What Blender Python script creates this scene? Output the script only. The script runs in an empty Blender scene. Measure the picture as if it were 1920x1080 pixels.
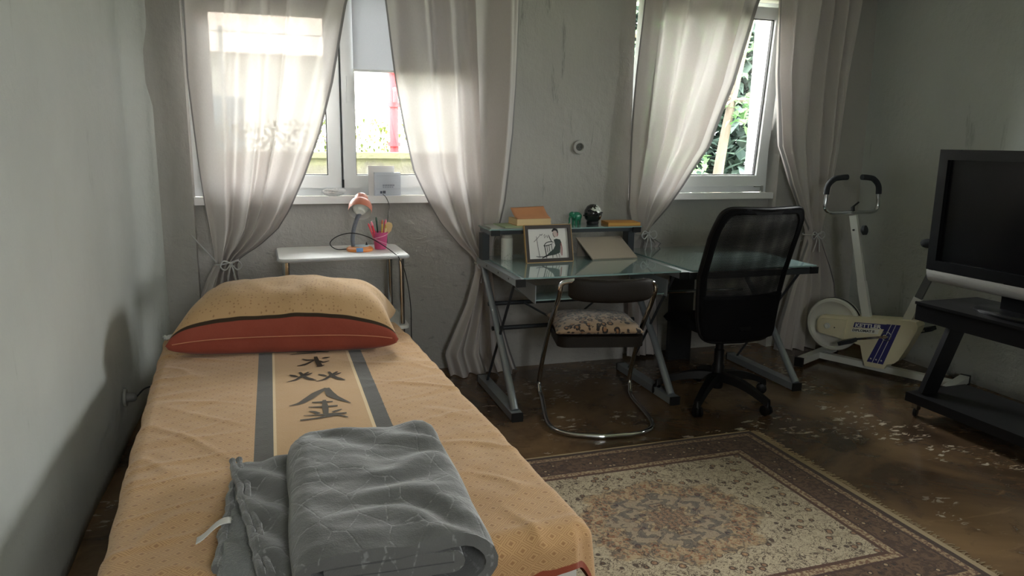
import bpy, bmesh, math, random
from math import sin, cos, pi, radians, sqrt, atan2, exp
from mathutils import Vector, Matrix, noise
random.seed(7)
SC = bpy.context.scene
COL = SC.collection

# ------------------------------------------------------------------ camera
CAM_H = 1.40
cam_data = bpy.data.cameras.new('camera')
cam = bpy.data.objects.new('camera', cam_data)
COL.objects.link(cam)
SC.camera = cam
cam_data.sensor_width = 36.0
cam_data.lens = 1387.0 / 1920.0 * 36.0
cam_data.clip_start = 0.05
YAW, PITCH, ROLL = radians(18.0), radians(11.2), radians(0.8)
_fw = Vector((sin(YAW) * cos(PITCH), cos(YAW) * cos(PITCH), -sin(PITCH)))
_r0 = Vector((cos(YAW), -sin(YAW), 0))
_u0 = _r0.cross(_fw)
_r = _r0 * cos(ROLL) + _u0 * sin(ROLL)
_u = _u0 * cos(ROLL) - _r0 * sin(ROLL)
cam.matrix_world = Matrix(((_r.x, _u.x, -_fw.x, 0), (_r.y, _u.y, -_fw.y, 0), (_r.z, _u.z, -_fw.z, CAM_H), (0, 0, 0, 1)))

# ------------------------------------------------------------------ world, light, exposure
WORLD_STRENGTH = 4.0
EXPOSURE = 2.35
world = bpy.data.worlds.new('overcast_sky')
SC.world = world
world.use_nodes = True
bg = world.node_tree.nodes['Background']
bg.inputs[0].default_value = (1.0, 0.99, 0.97, 1)
# overcast sky: zenith three times as bright as the horizon
_wt = world.node_tree
_tc = _wt.nodes.new('ShaderNodeTexCoord'); _sx = _wt.nodes.new('ShaderNodeSeparateXYZ'); _mr = _wt.nodes.new('ShaderNodeMapRange')
_mr.inputs[1].default_value = 0.0; _mr.inputs[2].default_value = 1.0
_mr.inputs[3].default_value = WORLD_STRENGTH; _mr.inputs[4].default_value = WORLD_STRENGTH * 3
_wt.links.new(_tc.outputs['Generated'], _sx.inputs[0]); _wt.links.new(_sx.outputs[2], _mr.inputs[0]); _wt.links.new(_mr.outputs[0], bg.inputs[1])
SC.view_settings.view_transform = 'Standard'
SC.view_settings.look = 'None'
SC.view_settings.gamma = 1.0
SC.view_settings.use_curve_mapping = False
SC.view_settings.exposure = EXPOSURE
SC.cycles.use_denoising = True
SC.cycles.max_bounces = 14
SC.cycles.diffuse_bounces = 7
SC.cycles.transparent_max_bounces = 24
SC.cycles.sample_clamp_indirect = 8.0
SC.cycles.caustics_reflective = False
SC.cycles.caustics_refractive = False

# room measures (metres): x along the window wall, y towards it, z up
LX, RX, WY, FY, CZ = -0.68, 3.97, 4.28, -1.3, 2.72
WOUT = 4.66
OP1 = (-0.40, 1.20, 1.05, 2.32)
OP2 = (2.16, 3.28, 1.05, 2.32)
OP3 = (1.45, 2.70, 1.05, 2.40)    # added window in the right wall, unseen, to brighten the room (y from, y to, z from, z to)
OP4 = (0.15, 0.70, 1.20, 2.25)    # small unseen window added behind the viewer for fill light
for o in (OP1, OP2, OP3, OP4):       # daylight portals in the window openings (guide sampling of the sky only)
    L = bpy.data.lights.new('window_portal', 'AREA')
    L.shape = 'RECTANGLE'
    L.size = o[1] - o[0]; L.size_y = o[3] - o[2]
    L.cycles.is_portal = True
    lo = bpy.data.objects.new('window_portal', L)
    back = o is OP3
    lo.location = (RX + 0.20, (o[0] + o[1]) / 2, (o[2] + o[3]) / 2) if back else ((o[0] + o[1]) / 2, WOUT + 0.03, (o[2] + o[3]) / 2)
    lo.rotation_euler = (radians(-90), 0, radians(-90) if back else 0)
    if o is OP4: lo.location.y = FY - 0.18; lo.rotation_euler = (radians(90), 0, 0)
    COL.objects.link(lo)

# ------------------------------------------------------------------ node helpers
def lin(r, g, b):
    f = lambda c: (c / 255) / 12.92 if c / 255 <= 0.04045 else ((c / 255 + 0.055) / 1.055) ** 2.4
    return (f(r), f(g), f(b), 1)

class V:
    """a node socket with arithmetic"""
    T = None
    def __init__(s, k): s.k = k
    def __add__(s, o): return fm('ADD', s, o)
    __radd__ = __add__
    def __sub__(s, o): return fm('SUBTRACT', s, o)
    def __rsub__(s, o): return fm('SUBTRACT', o, s)
    def __mul__(s, o): return fm('MULTIPLY', s, o)
    __rmul__ = __mul__
    def __truediv__(s, o): return fm('DIVIDE', s, o)
    def __lt__(s, o): return fm('LESS_THAN', s, o)
    def __gt__(s, o): return fm('GREATER_THAN', s, o)
def _in(sock, v):
    if isinstance(v, V): V.T.links.new(v.k, sock)
    elif v is not None: sock.default_value = v
def fm(op, a, b=None, c=None):
    n = V.T.nodes.new('ShaderNodeMath'); n.operation = op
    _in(n.inputs[0], a); _in(n.inputs[1], b); _in(n.inputs[2], c)
    return V(n.outputs[0])
def fabs(a): return fm('ABSOLUTE', a)
def fsin(a): return fm('SINE', a)
def fmin(a, b): return fm('MINIMUM', a, b)
def fmax(a, b): return fm('MAXIMUM', a, b)
def fract(a): return fm('FRACT', a)
def sstep(a, lo, hi):
    n = V.T.nodes.new('ShaderNodeMapRange'); n.interpolation_type = 'SMOOTHSTEP'
    _in(n.inputs[0], a); n.inputs[1].default_value = lo; n.inputs[2].default_value = hi
    return V(n.outputs[0])
def band(a, lo, hi, e=0.002):
    return sstep(a, lo - e, lo + e) * (1 - sstep(a, hi - e, hi + e))
def cmix(f, a, b):
    n = V.T.nodes.new('ShaderNodeMix'); n.data_type = 'RGBA'
    _in(n.inputs[0], f)
    for i, v in ((6, a), (7, b)):
        if isinstance(v, tuple): v = tuple(v) if len(v) == 4 else tuple(v) + (1,)
        _in(n.inputs[i], v)
    return V(n.outputs[2])
def coord(kind='Object'):
    n = V.T.nodes.new('ShaderNodeTexCoord')
    return V(n.outputs[kind])
def sep(v):
    n = V.T.nodes.new('ShaderNodeSeparateXYZ'); _in(n.inputs[0], v)
    return V(n.outputs[0]), V(n.outputs[1]), V(n.outputs[2])
def comb(x, y, z=0.0):
    n = V.T.nodes.new('ShaderNodeCombineXYZ')
    _in(n.inputs[0], x); _in(n.inputs[1], y); _in(n.inputs[2], z)
    return V(n.outputs[0])
def scaled(v, s):
    n = V.T.nodes.new('ShaderNodeMapping'); _in(n.inputs[0], v); n.inputs[3].default_value = s
    return V(n.outputs[0])
def nz(v, scale, detail=3, rough=0.55, dist=0.0):
    n = V.T.nodes.new('ShaderNodeTexNoise'); _in(n.inputs['Vector'], v)
    n.inputs['Scale'].default_value = scale; n.inputs['Detail'].default_value = detail
    n.inputs['Roughness'].default_value = rough; n.inputs['Distortion'].default_value = dist
    return V(n.outputs[0])
def vor(v, scale, feature='F1', rnd=1.0):
    n = V.T.nodes.new('ShaderNodeTexVoronoi'); n.feature = feature; _in(n.inputs['Vector'], v)
    n.inputs['Scale'].default_value = scale; n.inputs['Randomness'].default_value = rnd
    return V(n.outputs[0])
def bump(h, strength=0.3, dist=0.01):
    n = V.T.nodes.new('ShaderNodeBump'); _in(n.inputs['Height'], h)
    n.inputs['Strength'].default_value = strength; n.inputs['Distance'].default_value = dist
    return V(n.outputs[0])
def begin(name):
    m = bpy.data.materials.new(name); m.use_nodes = True
    V.T = m.node_tree
    return m, m.node_tree.nodes['Principled BSDF']
def out_node(m): return [n for n in m.node_tree.nodes if n.type == 'OUTPUT_MATERIAL'][0]

MATS = {}
def mat(name, color, rough=0.5, metal=0.0, var=0.10, vs=14.0, bmp=0.0, bs=90.0, spec=None, sheen=0.0, coat=0.0):
    """plain procedural material: base colour with noise variation, roughness variation and fine relief"""
    if name in MATS: return MATS[name]
    m, p = begin(name)
    c = coord()
    n1 = nz(c, vs, 4)
    dk = tuple(x * (1 - var) for x in color[:3]) + (1,)
    lt = tuple(min(1, x * (1 + var)) for x in color[:3]) + (1,)
    _in(p.inputs['Base Color'], cmix(n1, dk, lt))
    _in(p.inputs['Roughness'], n1 * 0.12 + (rough - 0.06))
    p.inputs['Metallic'].default_value = metal
    if spec is not None: p.inputs['Specular IOR Level'].default_value = spec
    if sheen: p.inputs['Sheen Weight'].default_value = sheen
    if coat: p.inputs['Coat Weight'].default_value = coat
    if bmp: _in(p.inputs['Normal'], bump(nz(c, bs, 3), bmp, 0.004))
    MATS[name] = m
    return m

# ------------------------------------------------------------------ mesh helpers
def to_obj(name, me, material, parent=None):
    o = bpy.data.objects.new(name, me)
    COL.objects.link(o)
    if material is not None and not me.materials: me.materials.append(material)
    if parent is not None: o.parent = parent
    return o
def smooth(me, ang=35):
    for p in me.polygons: p.use_smooth = True
    me.set_sharp_from_angle(angle=radians(ang))
def frame_at(t):
    t = t.normalized()
    a = Vector((0, 0, 1)) if abs(t.z) < 0.9 else Vector((1, 0, 0))
    u = a.cross(t).normalized()
    return u, t.cross(u)
def catmull(pts, n=8, closed=False):
    P = [Vector(p) for p in pts]; out = []
    N = len(P)
    rng = range(N) if closed else range(N - 1)
    for i in rng:
        p0 = P[i - 1] if (i > 0 or closed) else P[0] * 2 - P[1]
        p1 = P[i]; p2 = P[(i + 1) % N]
        p3 = P[(i + 2) % N] if (i + 2 < N or closed) else P[-1] * 2 - P[-2]
        for k in range(n):
            t = k / n
            out.append(0.5 * ((2 * p1) + (p2 - p0) * t + (2 * p0 - 5 * p1 + 4 * p2 - p3) * t * t + (3 * p1 - p0 - 3 * p2 + p3) * t ** 3))
    if not closed: out.append(P[-1])
    return out
def fillet(pts, r, n=6):
    """polyline with rounded corners"""
    P = [Vector(p) for p in pts]; out = [P[0]]
    for i in range(1, len(P) - 1):
        a = (P[i - 1] - P[i]); b = (P[i + 1] - P[i])
        rr = min(r, a.length * 0.48, b.length * 0.48)
        A = P[i] + a.normalized() * rr; B = P[i] + b.normalized() * rr
        for k in range(n + 1):
            t = k / n
            out.append(A * (1 - t) ** 2 + P[i] * 2 * t * (1 - t) + B * t * t)
    out.append(P[-1])
    return out

class MB:
    def __init__(s): s.bm = bmesh.new()
    def box(s, c, d, rot=None, taper=None):
        cx, cy, cz = c; dx, dy, dz = d[0] / 2, d[1] / 2, d[2] / 2
        vs = []
        for z in (-1, 1):
            for x, y in ((-1, -1), (1, -1), (1, 1), (-1, 1)):
                k = taper if (taper and z > 0) else 1
                v = Vector((x * dx * k, y * dy * k, z * dz))
                if rot is not None: v = rot @ v
                vs.append(s.bm.verts.new((cx + v.x, cy + v.y, cz + v.z)))
        for f in ((3, 2, 1, 0), (4, 5, 6, 7), (0, 1, 5, 4), (1, 2, 6, 5), (2, 3, 7, 6), (3, 0, 4, 7)):
            s.bm.faces.new([vs[i] for i in f])
        return s
    def bar(s, a, b, w, h, up=(0, 0, 1)):
        """rectangular bar from a to b; w across, h along up"""
        a = Vector(a); b = Vector(b); t = (b - a).normalized(); up = Vector(up)
        if abs(t.dot(up)) > 0.95: up = Vector((1, 0, 0))
        r = t.cross(up).normalized(); u = r.cross(t).normalized()
        q = []
        for p in (a, b):
            for i, j in ((-1, -1), (1, -1), (1, 1), (-1, 1)):
                q.append(s.bm.verts.new(p + r * (w / 2 * i) + u * (h / 2 * j)))
        for f in ((3, 2, 1, 0), (4, 5, 6, 7), (0, 1, 5, 4), (1, 2, 6, 5), (2, 3, 7, 6), (3, 0, 4, 7)):
            s.bm.faces.new([q[i] for i in f])
        return s
    def tube(s, pts, r, seg=10, closed=False, cap=True):
        P = [Vector(p) for p in pts]; N = len(P); rings = []
        rr = r if callable(r) else (lambda i: r)
        u = None
        for i in range(N):
            if closed: t = P[(i + 1) % N] - P[i - 1]
            else: t = P[min(i + 1, N - 1)] - P[max(i - 1, 0)]
            t.normalize()
            if u is None: u, v = frame_at(t)
            else:
                u = (u - t * u.dot(t))
                if u.length < 1e-6: u, v = frame_at(t)
                u.normalize(); v = t.cross(u)
            R = rr(i)
            rings.append([s.bm.verts.new(P[i] + (u * cos(2 * pi * k / seg) + v * sin(2 * pi * k / seg)) * R) for k in range(seg)])
        for i in range(N if closed else N - 1):
            a, b = rings[i], rings[(i + 1) % N]
            off = 0
            if closed and i == N - 1:
                off = min(range(seg), key=lambda q: (b[q].co - a[0].co).length)
            for k in range(seg):
                s.bm.faces.new((a[k], a[(k + 1) % seg], b[(k + 1 + off) % seg], b[(k + off) % seg]))
        if cap and not closed:
            s.bm.faces.new(rings[0][::-1]); s.bm.faces.new(rings[-1])
        return s
    def lathe(s, prof, seg=24, M=None):
        M = M or Matrix(); rings = []
        for r, z in prof:
            if r < 1e-6: rings.append([s.bm.verts.new(M @ Vector((0, 0, z)))])
            else: rings.append([s.bm.verts.new(M @ Vector((r * cos(2 * pi * k / seg), r * sin(2 * pi * k / seg), z))) for k in range(seg)])
        for a, b in zip(rings, rings[1:]):
            for k in range(seg):
                k2 = (k + 1) % seg
                if len(a) == 1 and len(b) == 1: break
                if len(a) == 1: s.bm.faces.new((a[0], b[k2], b[k]))
                elif len(b) == 1: s.bm.faces.new((a[k], a[k2], b[0]))
                else: s.bm.faces.new((a[k], a[k2], b[k2], b[k]))
        return s
    def prism(s, poly, h, M=None):
        """polygon in xy extruded along z from 0 to h"""
        M = M or Matrix()
        a = [s.bm.verts.new(M @ Vector((x, y, 0))) for x, y in poly]
        b = [s.bm.verts.new(M @ Vector((x, y, h))) for x, y in poly]
        n = len(poly)
        s.bm.faces.new(a[::-1]); s.bm.faces.new(b)
        for i in range(n): s.bm.faces.new((a[i], a[(i + 1) % n], b[(i + 1) % n], b[i]))
        return s
    def grid(s, nu, nv, fn, uvfn=None, closed_u=False):
        vs = [[s.bm.verts.new(fn(i / (nu - 1 if not closed_u else nu), j / (nv - 1))) for i in range(nu)] for j in range(nv)]
        uvl = s.bm.loops.layers.uv.verify() if uvfn else None
        for j in range(nv - 1):
            for i in range(nu if closed_u else nu - 1):
                i2 = (i + 1) % nu
                f = s.bm.faces.new((vs[j][i], vs[j][i2], vs[j + 1][i2], vs[j + 1][i]))
                if uvl:
                    for lp, (a, b) in zip(f.loops, ((i, j), (i + 1, j), (i + 1, j + 1), (i, j + 1))):
                        lp[uvl].uv = uvfn(a / (nu - 1), b / (nv - 1))
        return s
    def ribbon(s, pts, widths, zfn, n=5):
        """flat stroke following a curve, widths per control point"""
        P = catmull([Vector((p[0], p[1], 0)) for p in pts], n)
        W = []
        for i in range(len(pts) - 1):
            for k in range(n): W.append(widths[i] + (widths[i + 1] - widths[i]) * k / n)
        W.append(widths[-1]); prev = None
        for i, p in enumerate(P):
            t = P[min(i + 1, len(P) - 1)] - P[max(i - 1, 0)]
            t.normalize(); q = Vector((-t.y, t.x, 0)) * W[i] / 2
            a = p + q; b = p - q
            cur = (s.bm.verts.new((a.x, a.y, zfn(a.x, a.y))), s.bm.verts.new((b.x, b.y, zfn(b.x, b.y))))
            if prev: s.bm.faces.new((prev[0], prev[1], cur[1], cur[0]))
            prev = cur
        return s
    def build(s, name, material, parent=None, bevel=0.0, seg=2, ang=35, solid=0.0, recalc=True):
        if bevel:
            ed = [e for e in s.bm.edges if len(e.link_faces) == 2 and e.calc_face_angle(0) > radians(30)]
            bmesh.ops.bevel(s.bm, geom=ed, offset=bevel, segments=seg, profile=0.6, affect='EDGES', clamp_overlap=True)
        if recalc: bmesh.ops.recalc_face_normals(s.bm, faces=s.bm.faces)
        me = bpy.data.meshes.new(name)
        s.bm.to_mesh(me); s.bm.free()
        smooth(me, ang)
        o = to_obj(name, me, material, parent)
        if solid:
            md = o.modifiers.new('thickness', 'SOLIDIFY'); md.thickness = solid; md.offset = 0
        return o

def tag(o, label, cat, group=None):
    o['label'] = label; o['category'] = cat
    if group: o['group'] = group
    return o
def thing(name, label, cat, loc=(0, 0, 0), rz=0.0, group=None):
    o = bpy.data.objects.new(name, None)
    o.empty_display_size = 0.1
    COL.objects.link(o)
    o.location = loc; o.rotation_euler = (0, 0, rz)
    return tag(o, label, cat, group)
def struct(o): o['kind'] = 'structure'; return o
def structure_empty(name, loc=(0, 0, 0)):
    o = bpy.data.objects.new(name, None); o.empty_display_size = 0.1
    COL.objects.link(o); o.location = loc; o['kind'] = 'structure'
    return o
def text_mesh(body, size, shear=0.0, offset=0.0):
    cu = bpy.data.curves.new('txt', 'FONT'); cu.body = body; cu.size = size; cu.shear = shear; cu.offset = offset
    cu.align_x = 'LEFT'; cu.resolution_u = 3
    t = bpy.data.objects.new('txt', cu); COL.objects.link(t)
    dg = bpy.context.evaluated_depsgraph_get()
    me = bpy.data.meshes.new_from_object(t.evaluated_get(dg))
    bpy.data.objects.remove(t); bpy.data.curves.remove(cu)
    return me
def interp(rows, z):
    """rows: (z, a, b, ...) sorted by falling z"""
    if z >= rows[0][0]: return rows[0][1:]
    for r0, r1 in zip(rows, rows[1:]):
        if z >= r1[0]:
            t = (r0[0] - z) / (r0[0] - r1[0]); t2 = t
            return tuple(a + (b - a) * t2 for a, b in zip(r0[1:], r1[1:]))
    return rows[-1][1:]

# ================================================================== THE SETTING
def plaster(name, base, streak=True, lowrough=False):
    m, p = begin(name)
    c = coord(); x, y, z = sep(c)
    big = nz(c, 0.9, 4, 0.6); mid = nz(c, 5.0, 5, 0.6)
    col = cmix(sstep(big, 0.3, 0.7), tuple(k * 0.93 for k in base[:3]), tuple(k * 1.04 for k in base[:3]))
    # chips and dirt streaks with shapes of their own
    st = nz(scaled(c, (9.0, 9.0, 1.6)), 1.0, 6, 0.7, 0.4)
    gate = sstep(nz(scaled(c, (1.4, 1.4, 0.8)), 1.0, 3), 0.46, 0.62)
    dirt = sstep(st, 0.58, 0.70) * gate * (0.6 if streak else 0.15)
    col = cmix(dirt, col, tuple(k * 0.45 for k in base[:3]))
    col = cmix(sstep(mid, 0.55, 0.8) * 0.25, col, (base[0] * 0.9, base[1] * 0.87, base[2] * 0.8))
    if lowrough:
        lowz = (1 - sstep(z + nz(c, 2.2, 4) * 0.35, 0.98, 1.22))
        chip = sstep(nz(scaled(c, (14, 14, 26)), 1.0, 5, 0.65), 0.62, 0.68) * lowz
        col = cmix(chip * 0.5, col, tuple(k * 0.55 for k in base[:3]))
    _in(p.inputs['Base Color'], col)
    p.inputs['Roughness'].default_value = 0.86
    p.inputs['Specular IOR Level'].default_value = 0.25
    h = nz(c, 3.0, 3) * 0.9 + nz(c, 22.0, 5, 0.62) * 0.32 + nz(scaled(c, (40, 40, 14)), 1.0, 4, 0.6) * 0.16 - dirt * 0.25
    if lowrough:
        h = h + lowz * nz(scaled(c, (11, 11, 19)), 1.0, 5, 0.65, 0.5) * 0.75
    _in(p.inputs['Normal'], bump(h, 0.75, 0.02))
    return m
M_WALL_B = plaster('plaster_window_wall', lin(180, 178, 174), True, True)
M_WALL_L = plaster('plaster_left_wall', lin(194, 197, 193), True)
M_WALL_R = plaster('plaster_right_wall', lin(186, 190, 186), True, True)
M_CEIL = plaster('plaster_ceiling', lin(234, 234, 230), False)

def floor_material():
    m, p = begin('worn_brown_painted_concrete')
    c = coord()
    a = nz(c, 1.3, 5, 0.6, 0.6); b = nz(c, 6.0, 6, 0.65, 1.0)
    col = cmix(sstep(a, 0.3, 0.7), lin(62, 48, 37), lin(130, 104, 76))
    col = cmix(sstep(b, 0.52, 0.72) * 0.6, col, lin(44, 34, 28))
    # streaky scratches
    sc = nz(scaled(c, (3, 16, 1)), 1.0, 5, 0.7, 1.5)
    col = cmix(sstep(sc, 0.60, 0.70) * 0.35, col, lin(150, 122, 92))
    # flaked paint: small pale chips in clusters
    clus = sstep(nz(c, 1.9, 3, 0.5), 0.52, 0.62)
    ch = vor(scaled(c, (17, 27, 1)), 1.0)
    flake = sstep(nz(scaled(c, (15, 32, 1)), 1.0, 4, 0.65, 0.8), 0.55, 0.58) * clus * (1 - sstep(ch, 0.30, 0.62))
    col = cmix(flake, col, lin(190, 178, 160))
    _in(p.inputs['Base Color'], col)
    _in(p.inputs['Roughness'], sstep(b, 0.2, 0.8) * 0.18 + 0.12 + flake * 0.35)
    p.inputs['Specular IOR Level'].default_value = 0.55
    _in(p.inputs['Normal'], bump(a * 0.8 + b * 0.35 - flake * 0.12, 0.28, 0.02))
    return m
M_FLOOR = floor_material()

b = MB(); b.box(((LX + RX) / 2, (WOUT + FY) / 2, -0.05), (RX - LX + 0.6, WOUT - FY + 0.3, 0.10))
struct(b.build('floor', M_FLOOR))
b = MB(); b.box(((LX + RX) / 2, (WOUT + FY) / 2, CZ + 0.06), (RX - LX + 0.6, WOUT - FY + 0.3, 0.12))
struct(b.build('ceiling', M_CEIL))

def wav(a, z, s):    # uneven hand plaster, a few millimetres
    return 0.012 * noise.noise(Vector((a * 0.9, z * 0.9, s))) + 0.006 * noise.noise(Vector((a * 2.6, z * 2.6, s + 5)))
# left wall with its rounded inner corner
path = [(LX, FY + (WY - 0.12 - FY) * i / 60) for i in range(61)]
for k in range(1, 9):
    a = pi / 2 * k / 8
    path.append((LX + 0.12 - 0.12 * cos(a), WY - 0.12 + 0.12 * sin(a)))
nz_rows = 36
b = MB()
def lw(u, v):
    x, y = path[int(round(u * (len(path) - 1)))]
    z = -0.02 + (CZ + 0.04) * v
    k = 1.0 if y < WY - 0.13 else 0.0
    return Vector((x + (wav(y, z, 1.0) - 0.010) * k, y, z))
b.grid(len(path), nz_rows, lw)
wl = b.build('wall_left', M_WALL_L, ang=60)
md = wl.modifiers.new('thickness', 'SOLIDIFY'); md.thickness = 0.12; md.offset = 1.0
struct(wl)
# right wall with an added window beyond the frame that lets in extra daylight
b = MB()
ys = sorted({FY, -0.4, 0.4, OP3[0], OP3[1], WY + 0.05} | {OP3[1] + 0.12 * k for k in range(1, 16)} )
zz = [-0.02 + (OP3[2] + 0.02) * k / 9 for k in range(10)] + [OP3[2] + (OP3[3] - OP3[2]) * k / 10 for k in range(1, 11)] + [OP3[3] + (CZ + 0.02 - OP3[3]) * k / 4 for k in range(1, 5)]
vr = {(i, j): b.bm.verts.new((RX + 0.010 + wav(y, z, 9.0), y, z)) for i, y in enumerate(ys) for j, z in enumerate(zz)}
for i in range(len(ys) - 1):
    for j in range(len(zz) - 1):
        if OP3[0] < (ys[i] + ys[i + 1]) / 2 < OP3[1] and OP3[2] < (zz[j] + zz[j + 1]) / 2 < OP3[3]: continue
        b.bm.faces.new((vr[i, j], vr[i, j + 1], vr[i + 1, j + 1], vr[i + 1, j]))
for v in list(b.bm.verts):
    if not v.link_faces: b.bm.verts.remove(v)
bmesh.ops.recalc_face_normals(b.bm, faces=b.bm.faces)
if sum(f.normal.x for f in b.bm.faces) > 0: bmesh.ops.reverse_faces(b.bm, faces=b.bm.faces)
wr = b.build('wall_right', M_WALL_R, ang=60, recalc=False)
md = wr.modifiers.new('thickness', 'SOLIDIFY'); md.thickness = 0.14; md.offset = -1.0
struct(wr)
b = MB()                                     # the wall behind the viewer
xa, xb = LX - 0.25, RX + 0.25
b.box(((xa + OP4[0]) / 2, FY - 0.06, CZ / 2), (OP4[0] - xa, 0.12, CZ)); b.box(((OP4[1] + xb) / 2, FY - 0.06, CZ / 2), (xb - OP4[1], 0.12, CZ))
b.box(((OP4[0] + OP4[1]) / 2, FY - 0.06, OP4[2] / 2), (OP4[1] - OP4[0], 0.12, OP4[2])); b.box(((OP4[0] + OP4[1]) / 2, FY - 0.06, (OP4[3] + CZ) / 2), (OP4[1] - OP4[0], 0.12, CZ - OP4[3]))
struct(b.build('wall_front', M_CEIL))
# window wall with two openings
xs = sorted({LX - 0.12, LX + 0.12, OP1[0], OP1[1], OP2[0], OP2[1], RX + 0.12})
zs = [-0.02, 1.05, 2.32, CZ + 0.02]
b = MB()
def inside(x, z): return any(o[0] < x < o[1] and z < o[3] for o in (OP1, OP2))     # the wall is set back below the windows too
X = []
for x0, x1 in zip(xs, xs[1:]):
    n = max(1, int((x1 - x0) / 0.12)); X += [x0 + (x1 - x0) * i / n for i in range(n)]
X.append(xs[-1])
Zs = []
for z0, z1 in zip(zs, zs[1:]):
    n = max(1, int((z1 - z0) / 0.12)); Zs += [z0 + (z1 - z0) * i / n for i in range(n)]
Zs.append(zs[-1])
def face_y(x, z):
    on = any((abs(x - o[0]) < 1e-4 or abs(x - o[1]) < 1e-4) and z <= o[3] + 1e-4 or abs(z - o[3]) < 1e-4 and o[0] - 1e-4 <= x <= o[1] + 1e-4 for o in (OP1, OP2))
    low = max(0, 1 - z / 0.5)
    return WY + (0 if on else 0.006 + wav(x, z, 4.0)) - 0.02 * low * low
vi = {}; vo = {}
for i, x in enumerate(X):
    for j, z in enumerate(Zs):
        vi[i, j] = b.bm.verts.new((x, face_y(x, z), z)); vo[i, j] = b.bm.verts.new((x, WOUT, z))
cell = {(i, j): not inside((X[i] + X[i + 1]) / 2, (Zs[j] + Zs[j + 1]) / 2) for i in range(len(X) - 1) for j in range(len(Zs) - 1)}
for (i, j), s in cell.items():
    if not s: continue
    b.bm.faces.new((vi[i, j], vi[i + 1, j], vi[i + 1, j + 1], vi[i, j + 1]))
    b.bm.faces.new((vo[i, j + 1], vo[i + 1, j + 1], vo[i + 1, j], vo[i, j]))
    for (di, dj, p, q) in ((-1, 0, (i, j), (i, j + 1)), (1, 0, (i + 1, j), (i + 1, j + 1)), (0, -1, (i, j), (i + 1, j)), (0, 1, (i, j + 1), (i + 1, j + 1))):
        if not cell.get((i + di, j + dj), False):
            b.bm.faces.new((vi[p], vi[q], vo[q], vo[p]))
for v in list(b.bm.verts):
    if not v.link_faces: b.bm.verts.remove(v)
for o in (OP1, OP2):                          # parapets below the windows
    b.grid(16, 12, lambda u, v, o=o: Vector((o[0] - 0.005 + (o[1] - o[0] + 0.01) * u, WY + 0.085 + 0.8 * wav(o[0] + 1.2 * u, v, 6.0) * (1 if 0 < v < 1 else 0), -0.02 + (o[2] + 0.02) * v)))
    b.box(((o[0] + o[1]) / 2, (WY + 0.11 + WOUT) / 2, o[2] / 2 - 0.01), (o[1] - o[0] + 0.01, WOUT - WY - 0.11, o[2] + 0.02))
wb = b.build('wall_back', M_WALL_B, ang=50)
struct(wb)

# ------------------------------------------------------------------ windows
M_PVC = mat('white_window_plastic', lin(236, 240, 242), 0.35, var=0.02)
M_SILL = mat('white_sill_board', lin(238, 238, 238), 0.32, var=0.03)
M_GASKET = mat('black_rubber_gasket', lin(28, 30, 32), 0.6)
def glass_material(name, tint, refl=0.05):
    m, p = begin(name)
    t = V.T
    t.nodes.remove(p)
    tr = t.nodes.new('ShaderNodeBsdfTransparent'); gl = t.nodes.new('ShaderNodeBsdfGlossy')
    c = coord()
    _in(tr.inputs[0], cmix(nz(c, 3.0, 3), tuple(k * 0.97 for k in tint[:3]), tint))
    gl.inputs['Roughness'].default_value = 0.02
    lw_ = t.nodes.new('ShaderNodeFresnel'); lw_.inputs[0].default_value = 1.45
    mx = t.nodes.new('ShaderNodeMixShader')
    t.links.new(lw_.outputs[0], mx.inputs[0]); t.links.new(tr.outputs[0], mx.inputs[1]); t.links.new(gl.outputs[0], mx.inputs[2])
    t.links.new(mx.outputs[0], out_node(m).inputs[0])
    return m
M_GLASS = glass_material('window_glass', (0.95, 0.97, 0.97))

def frame_boxes(b, x0, x1, z0, z1, w, y0, y1):
    """four mitred-looking members of a rectangular frame"""
    yc, d = (y0 + y1) / 2, y1 - y0
    b.box((x0 + w / 2, yc, (z0 + z1) / 2), (w, d, z1 - z0)); b.box((x1 - w / 2, yc, (z0 + z1) / 2), (w, d, z1 - z0))
    b.box(((x0 + x1) / 2, yc, z0 + w / 2), (x1 - x0 - 2 * w, d, w)); b.box(((x0 + x1) / 2, yc, z1 - w / 2), (x1 - x0 - 2 * w, d, w))
def sash(parent, x0, x1, z0, z1, y, tilt=0.0, handle=None):
    piv = bpy.data.objects.new('sash', None)
    b = MB(); w = 0.072; H = z1 - z0
    frame_boxes(b, x0, x1, 0, H, w, -0.035, 0.035)
    s = b.build('sash', M_PVC, parent, bevel=0.006)
    bpy.data.objects.remove(piv)
    s.location = (0, y, z0); s.rotation_euler = (tilt, 0, 0)
    b = MB(); frame_boxes(b, x0 + w - 0.001, x1 - w + 0.001, w - 0.001, H - w + 0.001, 0.006, -0.012, 0.012)
    b.build('gasket', M_GASKET, s)
    b = MB(); b.box(((x0 + x1) / 2, 0.005, H / 2), (x1 - x0 - 2 * w, 0.008, H - 2 * w))
    b.build('glass_pane', M_GLASS, s)
    if handle:
        b = MB(); b.box((handle, -0.043, H * 0.44), (0.024, 0.016, 0.06)); b.box((handle, -0.062, H * 0.44 + 0.045), (0.017, 0.016, 0.135))
        b.box((handle, -0.052, H * 0.44), (0.016, 0.022, 0.018))
        b.build('window_handle', M_PVC, s, bevel=0.004)
    return s
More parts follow.
